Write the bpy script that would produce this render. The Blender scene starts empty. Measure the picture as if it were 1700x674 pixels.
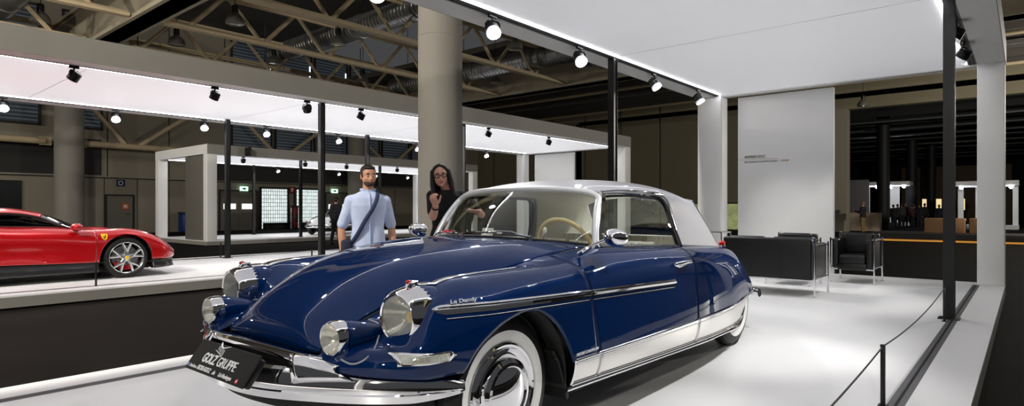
import bpy, math, random
import numpy as np
from mathutils import Vector, Matrix, Euler
random.seed(7)
scene = bpy.context.scene
COL = scene.collection
PI = math.pi

# ------------------------------------------------------------------ mesh builder
class M:
    def __init__(s):
        s.v = []; s.f = []
    def add(s, vs, fs):
        o = len(s.v)
        s.v += [tuple(float(c) for c in p) for p in vs]
        s.f += [tuple(i + o for i in f) for f in fs]
        return s
    def box(s, c, d, rz=0.0, R=None):
        x, y, z = d[0] / 2, d[1] / 2, d[2] / 2
        P = [(-x, -y, -z), (x, -y, -z), (x, y, -z), (-x, y, -z), (-x, -y, z), (x, -y, z), (x, y, z), (-x, y, z)]
        if R is None: R = Matrix.Rotation(rz, 3, 'Z')
        P = [R @ Vector(p) + Vector(c) for p in P]
        return s.add(P, [(0, 3, 2, 1), (4, 5, 6, 7), (0, 1, 5, 4), (1, 2, 6, 5), (2, 3, 7, 6), (3, 0, 4, 7)])
    def rbox(s, c, d, r=0.01, n=3, rz=0.0, R=None):
        # box with rounded edges (superellipsoid-like rounded box)
        x, y, z = d[0] / 2, d[1] / 2, d[2] / 2
        r = min(r, x, y, z)
        if R is None: R = Matrix.Rotation(rz, 3, 'Z')
        rings = []
        prof = []
        for k in range(n + 1):
            a = PI / 2 * k / n
            prof.append((1 - math.sin(a), -z + r - r * math.cos(a)))   # inset, height (bottom)
        prof = [(1 - math.sin(PI / 2 * k / n), -z + r - r * math.cos(PI / 2 * k / n)) for k in range(n + 1)]
        prof += [(1 - math.cos(PI / 2 * k / n), z - r + r * math.sin(PI / 2 * k / n)) for k in range(n + 1)]
        for ins, h in prof:
            rr = r * (1 - ins)
            pts = []
            for (sx, sy, a0) in ((1, 1, 0), (-1, 1, PI / 2), (-1, -1, PI), (1, -1, 1.5 * PI)):
                for k in range(n + 1):
                    a = a0 + PI / 2 * k / n
                    pts.append((sx * (x - r) + rr * math.cos(a), sy * (y - r) + rr * math.sin(a), h))
            rings.append([R @ Vector(p) + Vector(c) for p in pts])
        m = len(rings[0]); vs = [p for q in rings for p in q]; fs = []
        for i in range(len(rings) - 1):
            for j in range(m):
                fs.append((i * m + j, i * m + (j + 1) % m, (i + 1) * m + (j + 1) % m, (i + 1) * m + j))
        fs.append(tuple(reversed(range(m)))); fs.append(tuple((len(rings) - 1) * m + j for j in range(m)))
        return s.add(vs, fs)
    def tube(s, pts, r, n=10, closed=False, cap=True, squash=None):
        pts = [Vector(p) for p in pts]; k = len(pts)
        rs = r if hasattr(r, '__len__') else [r] * k
        T = []
        for i in range(k):
            if closed: t = pts[(i + 1) % k] - pts[i - 1]
            else: t = pts[min(i + 1, k - 1)] - pts[max(i - 1, 0)]
            T.append(t.normalized() if t.length > 1e-9 else Vector((0, 0, 1)))
        up = Vector((0, 0, 1)) if abs(T[0].z) < .9 else Vector((1, 0, 0))
        nrm = (up - T[0] * up.dot(T[0])).normalized()
        vs = []
        for i in range(k):
            nrm = (nrm - T[i] * nrm.dot(T[i]))
            nrm = nrm.normalized() if nrm.length > 1e-6 else T[i].orthogonal().normalized()
            b = T[i].cross(nrm)
            q = squash if squash else (1, 1)
            for j in range(n):
                a = 2 * PI * j / n
                vs.append(pts[i] + (nrm * math.cos(a) * q[0] + b * math.sin(a) * q[1]) * rs[i])
        fs = []
        for i in range(k if closed else k - 1):
            i2 = (i + 1) % k
            for j in range(n):
                fs.append((i * n + j, i * n + (j + 1) % n, i2 * n + (j + 1) % n, i2 * n + j))
        if cap and not closed:
            fs.append(tuple(reversed(range(n)))); fs.append(tuple((k - 1) * n + j for j in range(n)))
        return s.add(vs, fs)
    def cyl(s, p0, p1, r0, r1=None, n=16):
        return s.tube([p0, p1], [r0, r0 if r1 is None else r1], n)
    def lathe(s, prof, o=(0, 0, 0), axis=(0, 0, 1), n=32, a0=0.0, a1=2 * PI, sx=1.0):
        ax = Vector(axis).normalized(); e1 = ax.orthogonal().normalized()
        if abs(ax.z) < .9: e1 = (Vector((0, 0, 1)) - ax * ax.z).normalized()
        e2 = ax.cross(e1); o = Vector(o); full = abs(a1 - a0 - 2 * PI) < 1e-6
        m = n if full else n + 1
        vs = []
        for (r, h) in prof:
            for j in range(m):
                a = a0 + (a1 - a0) * j / n
                vs.append(o + ax * h + (e1 * math.cos(a) + e2 * math.sin(a) * sx) * max(r, 1e-5))
        fs = []
        for i in range(len(prof) - 1):
            for j in range(n if full else n):
                j2 = (j + 1) % m
                fs.append((i * m + j, i * m + j2, (i + 1) * m + j2, (i + 1) * m + j))
        return s.add(vs, fs)
    def grid(s, rows, flip=False, closed=False):
        n = len(rows[0]); vs = [p for r in rows for p in r]; fs = []
        for i in range(len(rows) - 1):
            for j in range(n if closed else n - 1):
                j2 = (j + 1) % n
                q = (i * n + j, i * n + j2, (i + 1) * n + j2, (i + 1) * n + j)
                fs.append(tuple(reversed(q)) if flip else q)
        return s.add(vs, fs)
    def prism(s, poly, o, ex, ey, ez, h):
        # polygon (2D) in plane ex/ey at o, extruded along ez by h
        o = Vector(o); ex = Vector(ex); ey = Vector(ey); ez = Vector(ez).normalized()
        a = [o + ex * p[0] + ey * p[1] for p in poly]; b = [p + ez * h for p in a]; n = len(a)
        fs = [tuple(reversed(range(n))), tuple(range(n, 2 * n))]
        fs += [(i, (i + 1) % n, n + (i + 1) % n, n + i) for i in range(n)]
        return s.add(a + b, fs)
    def sphere(s, c, r, n=16, m=10, R=None):
        r3 = r if hasattr(r, '__len__') else (r, r, r); vs = []
        for i in range(m + 1):
            t = PI * i / m
            for j in range(n):
                a = 2 * PI * j / n
                p = Vector((r3[0] * math.sin(t) * math.cos(a), r3[1] * math.sin(t) * math.sin(a), r3[2] * math.cos(t)))
                vs.append((R @ p if R else p) + Vector(c))
        fs = []
        for i in range(m):
            for j in range(n):
                fs.append((i * n + j, (i + 1) * n + j, (i + 1) * n + (j + 1) % n, i * n + (j + 1) % n))
        return s.add(vs, fs)
    def build(s, name, mat, parent=None, smooth=True, angle=35, solid=0, bevel=0, off=0.0, weld=True, loc=None, rz=None, inside=False):
        me = bpy.data.meshes.new(name)
        me.from_pydata(s.v, [], s.f)
        import bmesh
        bm = bmesh.new(); bm.from_mesh(me)
        if weld: bmesh.ops.remove_doubles(bm, verts=bm.verts, dist=2e-5)
        bmesh.ops.dissolve_degenerate(bm, edges=bm.edges, dist=1e-6)
        bmesh.ops.recalc_face_normals(bm, faces=bm.faces)
        bm.to_mesh(me); bm.free()
        if smooth:
            me.polygons.foreach_set('use_smooth', [True] * len(me.polygons))
            me.set_sharp_from_angle(angle=math.radians(angle))
        o = bpy.data.objects.new(name, me); COL.objects.link(o)
        if mat: me.materials.append(mat)
        if parent: o.parent = parent
        if loc: o.location = loc
        if rz is not None: o.rotation_euler = (0, 0, rz)
        if bevel:
            b = o.modifiers.new('bevel', 'BEVEL'); b.width = bevel; b.segments = 2; b.limit_method = 'ANGLE'; b.angle_limit = math.radians(40)
        if solid:
            b = o.modifiers.new('solid', 'SOLIDIFY'); b.thickness = solid; b.offset = off
        return o

def empty(name, label=None, cat=None, loc=(0, 0, 0), rz=0.0, group=None, kind=None):
    o = bpy.data.objects.new(name, None); COL.objects.link(o)
    o.location = loc; o.rotation_euler = (0, 0, rz); o.empty_display_size = .1
    return tag(o, label, cat, group, kind)
def tag(o, label=None, cat=None, group=None, kind=None):
    if label: o['label'] = label
    if cat: o['category'] = cat
    if group: o['group'] = group
    if kind: o['kind'] = kind
    return o
def structure(o, label=None):
    o['kind'] = 'structure'
    if label: o['label'] = label
    return o
def copy_tree(o, parent=None):
    c = o.copy(); COL.objects.link(c)
    if parent: c.parent = parent
    for ch in list(o.children): copy_tree(ch, c)
    return c
def text(name, body, size, mat, parent, Mx, extrude=.001, shear=0.0, bold=0.0, spacing=1.0, align='LEFT', sx=1.0):
    cu = bpy.data.curves.new(name, 'FONT'); cu.body = body; cu.size = size; cu.extrude = extrude; cu.shear = shear
    cu.offset = bold; cu.space_character = spacing; cu.align_x = align; cu.resolution_u = 3
    o = bpy.data.objects.new(name, cu); COL.objects.link(o); cu.materials.append(mat)
    bpy.context.view_layer.update()
    me = bpy.data.meshes.new_from_object(o.evaluated_get(bpy.context.evaluated_depsgraph_get()))
    me.name = name; me.transform(Matrix.Diagonal((sx, 1, 1, 1)))
    bpy.data.objects.remove(o); bpy.data.curves.remove(cu)
    o = bpy.data.objects.new(name, me); COL.objects.link(o)
    if not me.materials: me.materials.append(mat)
    if parent: o.parent = parent
    o.matrix_local = Mx
    return o
def frame(o, ex, ey):
    ex = Vector(ex).normalized(); ey = Vector(ey); ey = (ey - ex * ex.dot(ey)).normalized(); ez = ex.cross(ey)
    m = Matrix((ex, ey, ez)).transposed().to_4x4(); m.translation = Vector(o); return m

def spline(t, P, tq):
    """natural cubic spline through P (k, d) at parameters t"""
    t = np.asarray(t, float); P = np.asarray(P, float); tq = np.asarray(tq, float)
    n = len(t); sh = P.shape[1:]; P2 = P.reshape(n, -1)
    if n == 2: 
        w = ((tq - t[0]) / (t[1] - t[0]))[:, None]
        return (P2[0] * (1 - w) + P2[1] * w).reshape((len(tq),) + sh)
    h = np.diff(t); A = np.zeros((n, n)); B = np.zeros_like(P2)
    A[0, 0] = A[-1, -1] = 1
    for i in range(1, n - 1):
        A[i, i - 1] = h[i - 1]; A[i, i] = 2 * (h[i - 1] + h[i]); A[i, i + 1] = h[i]
        B[i] = 3 * ((P2[i + 1] - P2[i]) / h[i] - (P2[i] - P2[i - 1]) / h[i - 1])
    c = np.linalg.solve(A, B)
    i = np.clip(np.searchsorted(t, tq, side='right') - 1, 0, n - 2)
    d = (tq - t[i])[:, None]; hi = h[i][:, None]
    a = P2[i]; b = (P2[i + 1] - P2[i]) / hi - hi * (2 * c[i] + c[i + 1]) / 3; e = (c[i + 1] - c[i]) / (3 * hi)
    return (a + b * d + c[i] * d ** 2 + e * d ** 3).reshape((len(tq),) + sh)
def pchip(t, P, tq):
    """monotone cubic through P (k, d) at parameters t: no overshoot"""
    t = np.asarray(t, float); P = np.asarray(P, float); h = np.diff(t)[:, None]; d = np.diff(P, axis=0) / h
    m = np.zeros_like(P); m[0] = d[0]; m[-1] = d[-1]
    w1 = 2 * h[1:] + h[:-1]; w2 = h[1:] + 2 * h[:-1]
    with np.errstate(divide='ignore', invalid='ignore'):
        hm = (w1 + w2) / (w1 / d[:-1] + w2 / d[1:])
    m[1:-1] = np.where(d[:-1] * d[1:] > 0, np.nan_to_num(hm), 0)
    i = np.clip(np.searchsorted(t, tq, side='right') - 1, 0, len(t) - 2); H = h[i]; s = ((tq - t[i])[:, None]) / H
    return (2 * s ** 3 - 3 * s ** 2 + 1) * P[i] + (s ** 3 - 2 * s ** 2 + s) * H * m[i] + (-2 * s ** 3 + 3 * s ** 2) * P[i + 1] + (s ** 3 - s ** 2) * H * m[i + 1]
def chord(P):
    P = np.asarray(P, float); d = np.sqrt((np.diff(P, axis=0) ** 2).sum(-1)); return np.concatenate([[0], np.cumsum(d)])
def curve(P, n):
    t = chord(P); return spline(t, P, np.linspace(0, t[-1], n))
def smooth_net(net, nu, nv):
    """net[i][j] 3D control points -> dense (nu, nv, 3)"""
    net = np.asarray(net, float)
    tu = np.mean([chord(net[:, j]) for j in range(net.shape[1])], axis=0)
    D = spline(tu, net, np.linspace(0, tu[-1], nu))
    tv = np.mean([chord(D[i]) for i in range(0, nu, max(1, nu // 8))], axis=0)
    return np.stack([spline(tv, D[i], np.linspace(0, tv[-1], nv)) for i in range(nu)])

# ------------------------------------------------------------------ materials
def lin(c):
    return tuple(((x / 255) / 12.92 if x / 255 <= .04045 else ((x / 255 + .055) / 1.055) ** 2.4) for x in c) + (1.0,)
def mat(name, rgb, rough=.5, metal=0.0, spec=.5, coat=0.0, coat_rough=.03, trans=0.0, ior=1.45, emit=None, es=0.0, var=0.0, vscale=8.0, bump=0.0, bscale=40.0, alpha=1.0, stretch=None):
    m = bpy.data.materials.new(name); m.use_nodes = True
    nt = m.node_tree; b = nt.nodes['Principled BSDF']
    b.inputs['Base Color'].default_value = lin(rgb); b.inputs['Roughness'].default_value = rough
    b.inputs['Metallic'].default_value = metal; b.inputs['Specular IOR Level'].default_value = spec
    b.inputs['Coat Weight'].default_value = coat; b.inputs['Coat Roughness'].default_value = coat_rough
    b.inputs['Transmission Weight'].default_value = trans; b.inputs['IOR'].default_value = ior; b.inputs['Alpha'].default_value = alpha
    if emit: b.inputs['Emission Color'].default_value = lin(emit); b.inputs['Emission Strength'].default_value = es
    if var or bump:
        tc = nt.nodes.new('ShaderNodeTexCoord'); no = nt.nodes.new('ShaderNodeTexNoise')
        src = tc.outputs['Object']
        if stretch:
            mp = nt.nodes.new('ShaderNodeMapping'); mp.inputs['Scale'].default_value = stretch
            nt.links.new(src, mp.inputs['Vector']); src = mp.outputs['Vector']
        nt.links.new(src, no.inputs['Vector']); no.inputs['Scale'].default_value = vscale; no.inputs['Detail'].default_value = 5
        if var:
            r = nt.nodes.new('ShaderNodeValToRGB'); c = lin(rgb)
            r.color_ramp.elements[0].color = tuple(x * (1 - var) for x in c[:3]) + (1,); r.color_ramp.elements[1].color = tuple(min(1, x * (1 + var)) for x in c[:3]) + (1,)
            r.color_ramp.elements[0].position = .3; r.color_ramp.elements[1].position = .7
            nt.links.new(no.outputs['Fac'], r.inputs['Fac']); nt.links.new(r.outputs['Color'], b.inputs['Base Color'])
        if bump:
            n2 = nt.nodes.new('ShaderNodeTexNoise'); n2.inputs['Scale'].default_value = bscale; n2.inputs['Detail'].default_value = 3
            nt.links.new(src, n2.inputs['Vector'])
            bp = nt.nodes.new('ShaderNodeBump'); bp.inputs['Strength'].default_value = bump; bp.inputs['Distance'].default_value = .01
            nt.links.new(n2.outputs['Fac'], bp.inputs['Height']); nt.links.new(bp.outputs['Normal'], b.inputs['Normal'])
    return m
def glass(name, tint=(235, 245, 240), rough=0.0, dens=.86, f0=1.0):
    """thin pane: mostly clear, mirror-like at grazing angles"""
    m = bpy.data.materials.new(name); m.use_nodes = True; nt = m.node_tree; nt.nodes.clear()
    N = nt.nodes.new
    out = N('ShaderNodeOutputMaterial'); mix = N('ShaderNodeMixShader'); tr = N('ShaderNodeBsdfTransparent'); gl = N('ShaderNodeBsdfGlossy')
    lw = N('ShaderNodeLayerWeight'); lw.inputs['Blend'].default_value = .5
    pw = N('ShaderNodeMath'); pw.operation = 'POWER'; pw.inputs[1].default_value = 4.0
    ma = N('ShaderNodeMath'); ma.operation = 'MULTIPLY_ADD'; ma.inputs[1].default_value = .75; ma.inputs[2].default_value = .035
    c = lin(tint); tr.inputs['Color'].default_value = tuple(x * dens for x in c[:3]) + (1,); gl.inputs['Roughness'].default_value = rough
    L = nt.links.new
    L(lw.outputs['Facing'], pw.inputs[0]); L(pw.outputs[0], ma.inputs[0]); L(ma.outputs[0], mix.inputs['Fac'])
    L(tr.outputs['BSDF'], mix.inputs[1]); L(gl.outputs['BSDF'], mix.inputs[2]); L(mix.outputs['Shader'], out.inputs['Surface'])
    return m

X = {}
X['white'] = mat('satin_white_panel', (236, 236, 234), .55, var=.012, vscale=1.5)
X['ceil'] = mat('stretched_ceiling_added_glow', (246, 246, 248), .6, emit=(250, 250, 255), es=.24)  # added glow raises the ceiling where bounced deck light falls short
X['ceil2'] = mat('white_ceiling_extra_glow', (246, 246, 248), .6, emit=(250, 250, 255), es=.42)  # same ceiling with stronger added glow for the other two stands
X['deck'] = mat('white_deck', (240, 240, 241), .38, spec=.4, var=.02, vscale=1.2)
X['fascia'] = mat('grey_painted_fascia', (138, 135, 128), .55, var=.02, vscale=2)
X['groove'] = mat('dark_grey_inlay', (92, 92, 96), .5)
X['recess'] = mat('black_plinth', (10, 10, 10), .8)
X['black'] = mat('black_powder_coat', (16, 16, 17), .35)
X['blackm'] = mat('matte_black', (12, 12, 12), .7)
X['chrome'] = mat('chrome', (232, 232, 234), .045, 1.0)
X['steel'] = mat('brushed_stainless', (226, 224, 220), .26, 1.0, var=.03, vscale=30, stretch=(1, 1, 18))
X['led'] = mat('led_strip', (255, 255, 255), .5, emit=(250, 250, 255), es=9)
X['lamp'] = mat('spotlight_lens_lit', (255, 255, 255), .3, emit=(245, 248, 255), es=30)
X['paint'] = mat('midnight_blue_metallic', (1, 33, 80), .42, .12, spec=.0, coat=.85, coat_rough=.01)
X['paint'].node_tree.nodes['Principled BSDF'].inputs['Coat IOR'].default_value = 1.45
X['silver'] = mat('silver_grey_roof_paint', (156, 156, 162), .5, .1, coat=.35, coat_rough=.06)
X['glass'] = glass('clear_car_glass', (250, 252, 250), dens=.985)
X['rubber'] = mat('black_rubber', (14, 14, 14), .55)
X['whitewall'] = mat('whitewall_rubber', (246, 246, 242), .5)
def lamp_glass(name, dif=.16, tint=(238, 240, 232), flute=90.0):
    """fluted lamp glass: mostly clear, slightly milky, with vertical ribs in the gloss"""
    m = bpy.data.materials.new(name); m.use_nodes = True; nt = m.node_tree; nt.nodes.clear(); N = nt.nodes.new; L = nt.links.new
    out = N('ShaderNodeOutputMaterial'); a = N('ShaderNodeMixShader'); b = N('ShaderNodeMixShader'); tr = N('ShaderNodeBsdfTransparent'); gl = N('ShaderNodeBsdfGlossy'); di = N('ShaderNodeBsdfDiffuse')
    tc = N('ShaderNodeTexCoord'); wv = N('ShaderNodeTexWave'); wv.bands_direction = 'Y'; wv.inputs['Scale'].default_value = flute; wv.inputs['Distortion'].default_value = .6; wv.inputs['Detail Scale'].default_value = .3
    bp = N('ShaderNodeBump'); bp.inputs['Strength'].default_value = .5; bp.inputs['Distance'].default_value = .002
    r = N('ShaderNodeMapRange'); r.inputs['To Min'].default_value = dif * .4; r.inputs['To Max'].default_value = dif * 1.8
    tr.inputs['Color'].default_value = lin(tint); di.inputs['Color'].default_value = lin((225, 226, 214)); gl.inputs['Roughness'].default_value = .05
    L(tc.outputs['Object'], wv.inputs['Vector']); L(wv.outputs['Fac'], bp.inputs['Height']); L(wv.outputs['Fac'], r.inputs['Value']); L(bp.outputs['Normal'], gl.inputs['Normal'])
    L(r.outputs['Result'], a.inputs['Fac']); L(tr.outputs['BSDF'], a.inputs[1]); L(di.outputs['BSDF'], a.inputs[2])
    b.inputs['Fac'].default_value = .16; L(a.outputs['Shader'], b.inputs[1]); L(gl.outputs['BSDF'], b.inputs[2]); L(b.outputs['Shader'], out.inputs['Surface'])
    return m
X['lens'] = lamp_glass('fluted_headlamp_glass', dif=.24, tint=(250, 250, 246))
X['red'] = mat('red_lens', (170, 8, 14), .12, coat=1.0)
X['yellow'] = mat('yellow_enamel', (240, 190, 20), .3, coat=.5)
X['cream'] = mat('cream_leather', (232, 228, 216), .5, bump=.08, bscale=90)
X['headliner'] = mat('grey_cream_headliner', (228, 225, 216), .8, bump=.05, bscale=160)
X['ivory'] = mat('ivory_steering_wheel', (226, 202, 150), .32, coat=.3)
X['textw'] = mat('white_lettering', (240, 240, 240), .5)
X['textd'] = mat('dark_grey_lettering', (60, 60, 62), .6)
X['texto'] = mat('ochre_lettering', (176, 136, 78), .6)
X['leather'] = mat('black_leather', (11, 11, 12), .42, bump=.12, bscale=120, var=.1, vscale=6)

# ------------------------------------------------------------------ camera
cam = bpy.data.cameras.new('camera'); cam_o = bpy.data.objects.new('camera', cam); COL.objects.link(cam_o)
cam.sensor_width = 36; cam.lens = 1008 / 1700 * 36; cam.shift_y = (347 - 337) / 1700
cam_o.location = (0, 0, 1.335); cam_o.rotation_euler = (PI / 2, 0, math.radians(40.314)); cam.clip_end = 300; cam.clip_start = .02
scene.camera = cam_o
scene.view_settings.view_transform = 'Standard'; scene.view_settings.look = 'None'; scene.view_settings.gamma = 1.0
scene.view_settings.use_curve_mapping = False; scene.view_settings.exposure = 0.2
scene.cycles.diffuse_bounces = 8; scene.cycles.max_bounces = 14; scene.cycles.transparent_max_bounces = 24
PT = .19        # height of the show platforms
# ================================================================== the blue coupe (x forward, y to its left, z up, origin under the front axle)
car = empty('classic_car', 'dark blue vintage coupe with silver roof and whitewall tyres on the white platform', 'car', (-2.544, 1.976, PT), math.radians(-89.09))
SIDE = [  # x, seven (y, z) from the inner top edge over the crest and down to the lower edge
 (.676, [(.43,.56),(.45,.563),(.475,.565),(.495,.562),(.508,.555),(.512,.546),(.508,.536)]),
 (.655, [(.405,.566),(.435,.580),(.475,.586),(.525,.582),(.567,.567),(.585,.548),(.575,.528)]),
 (.60, [(.392,.590),(.44,.612),(.52,.622),(.61,.612),(.675,.59),(.70,.556),(.688,.52)]),
 (.52, [(.41,.638),(.47,.634),(.58,.622),(.69,.614),(.765,.592),(.79,.558),(.775,.512)]),
 (.48, [(.418,.664),(.485,.650),(.60,.638),(.735,.665),(.805,.635),(.822,.568),(.805,.507)]),
 (.44, [(.425,.682),(.50,.668),(.640,.662),(.765,.735),(.828,.675),(.840,.580),(.826,.505)]),
 (.40, [(.432,.698),(.515,.70),(.655,.71),(.780,.775),(.840,.695),(.850,.590),(.838,.505)]),
 (.33, [(.447,.722),(.535,.760),(.672,.818),(.785,.797),(.850,.705),(.860,.597),(.85,.505)]),
 (.25, [(.465,.745),(.56,.793),(.682,.848),(.79,.807),(.856,.725),(.869,.605),(.86,.495)]),
 (.15, [(.485,.765),(.58,.815),(.69,.856),(.80,.815),(.868,.735),(.88,.60),(.87,.49)]),
 (-.2, [(.561,.828),(.64,.85),(.715,.862),(.82,.82),(.874,.735),(.890,.57),(.898,.41)]),
 (-.6, [(.638,.905),(.71,.886),(.775,.866),(.845,.817),(.880,.72),(.894,.56),(.900,.41)]),
 (-.95,[(.675,.922),(.745,.91),(.80,.885),(.86,.82),(.884,.71),(.898,.56),(.904,.41)]),
 (-1.4,[(.685,.905),(.755,.90),(.815,.877),(.868,.81),(.886,.70),(.900,.55),(.905,.41)]),
 (-2.0,[(.685,.88),(.752,.875),(.81,.85),(.86,.785),(.880,.68),(.894,.54),(.898,.405)]),
 (-2.6,[(.665,.85),(.725,.84),(.775,.81),(.82,.745),(.846,.645),(.862,.52),(.868,.40)]),
 (-3.1,[(.60,.815),(.655,.805),(.705,.77),(.755,.70),(.79,.61),(.80,.505),(.79,.40)]),
 (-3.5,[(.50,.77),(.56,.755),(.615,.705),(.665,.63),(.70,.55),(.72,.475),(.72,.40)]),
 (-3.8,[(.40,.68),(.455,.665),(.515,.62),(.565,.555),(.61,.495),(.635,.45),(.64,.40)]),
 (-3.93,[(.34,.59),(.40,.575),(.455,.545),(.505,.505),(.545,.465),(.57,.435),(.575,.40)]),
 (-3.99,[(.30,.50),(.35,.49),(.40,.475),(.44,.455),(.47,.435),(.49,.415),(.49,.40)])]
NV = 49
_x = np.array([-s[0] for s in SIDE]); _P = np.array([s[1] for s in SIDE], float)
_dx = np.arange(_x[0], _x[-1] + 1e-6, .005)
_ctl = np.stack([pchip(_x, _P[:, j], _dx) for j in range(7)], 1)
for _ in range(60):
    k_ = (_dx > -.30)[1:-1, None, None] * .5
    _ctl[1:-1] = _ctl[1:-1] * (1 - k_) + k_ * .5 * (_ctl[:-2] + _ctl[2:])
_T = []
for row in _ctl:
    t = chord(row); t = t / t[-1]; _T.append(spline(t, row, np.linspace(0, 1, NV)))
SIDE_T = np.array(_T)                                              # (nx, NV, 2)
def side_row(x):
    u = min(max((-x - _x[0]) / .005, 0), len(_dx) - 1.001); i = int(u); w = u - i
    return SIDE_T[i] * (1 - w) + SIDE_T[i + 1] * w
def side_pt(x, v, row=None):
    r = side_row(x) if row is None else row
    q = min(max(v * (NV - 1), 0), NV - 1.001); j = int(q); w = q - j
    p = r[j] * (1 - w) + r[j + 1] * w
    return (x, p[0], p[1])
def side_v(x, z, row=None):
    """v on the outer face where the height is z (searching from the bottom up)"""
    r = side_row(x) if row is None else row
    for j in range(NV - 1, 0, -1):
        if r[j][1] <= z <= r[j - 1][1]: return (j - (z - r[j][1]) / (r[j - 1][1] - r[j][1] + 1e-9)) / (NV - 1)
    if z < r[-1][1]: return 1.0
    return (20 + int(np.argmax(r[20:, 1]))) / (NV - 1)          # above the shoulder: its highest outer point
def side_y(x, z):
    return side_pt(x, side_v(x, z))[1]
ARCH = np.array([(.305,.497),(.29,.512),(.255,.56),(.184,.623),(.109,.664),(.007,.692),(-.09,.703),(-.182,.683),(-.26,.636),(-.323,.578),(-.37,.515),(-.40,.46),(-.42,.408)])
_ta = chord(ARCH); ARCH_D = spline(_ta, ARCH, np.linspace(0, _ta[-1], 70))
def lower_z(x):
    if x > .305 or x < -.42: return None
    return float(np.interp(-x, -ARCH_D[:, 0], ARCH_D[:, 1]))
def panel_rows(x0, x1, n, cut0=None, cut1=None, v0=0.0):
    """rows along v of the side surface between two cut lines x = cut(z)"""
    rows = []
    xs = np.linspace(x0, x1, n)
    for x in xs:
        r = side_row(x); zb = lower_z(x)
        vm = 1.0 if zb is None else side_v(x, max(zb, r[-1][1]), r)
        rows.append([side_pt(x, v0 + (vm - v0) * k / 40, r) for k in range(41)])
    return rows
def mir(rows): return [[(p[0], -p[1], p[2]) for p in r] for r in rows]
def sgn(p, s): return (p[0], p[1] * s, p[2])
def sheared(xa, xb, n):
    """side panel whose ends follow the slanting door cut lines; xa, xb are functions of z"""
    rows = []
    for i in range(n):
        w = i / (n - 1); row = []
        for k in range(41):
            v = k / 40; z = .9 - .5 * v
            x = xa(z) * (1 - w) + xb(z) * w
            for _ in range(2):
                z = side_pt(x, v)[2]; x = xa(z) * (1 - w) + xb(z) * w
            row.append(side_pt(x, v))
        rows.append(row)
    return rows
cutF = lambda z: -.60 - .16 * (.72 - z)           # front door gap
cutR = lambda z: -1.90 - .10 * max(0, z - .62)    # rear door gap

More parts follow.
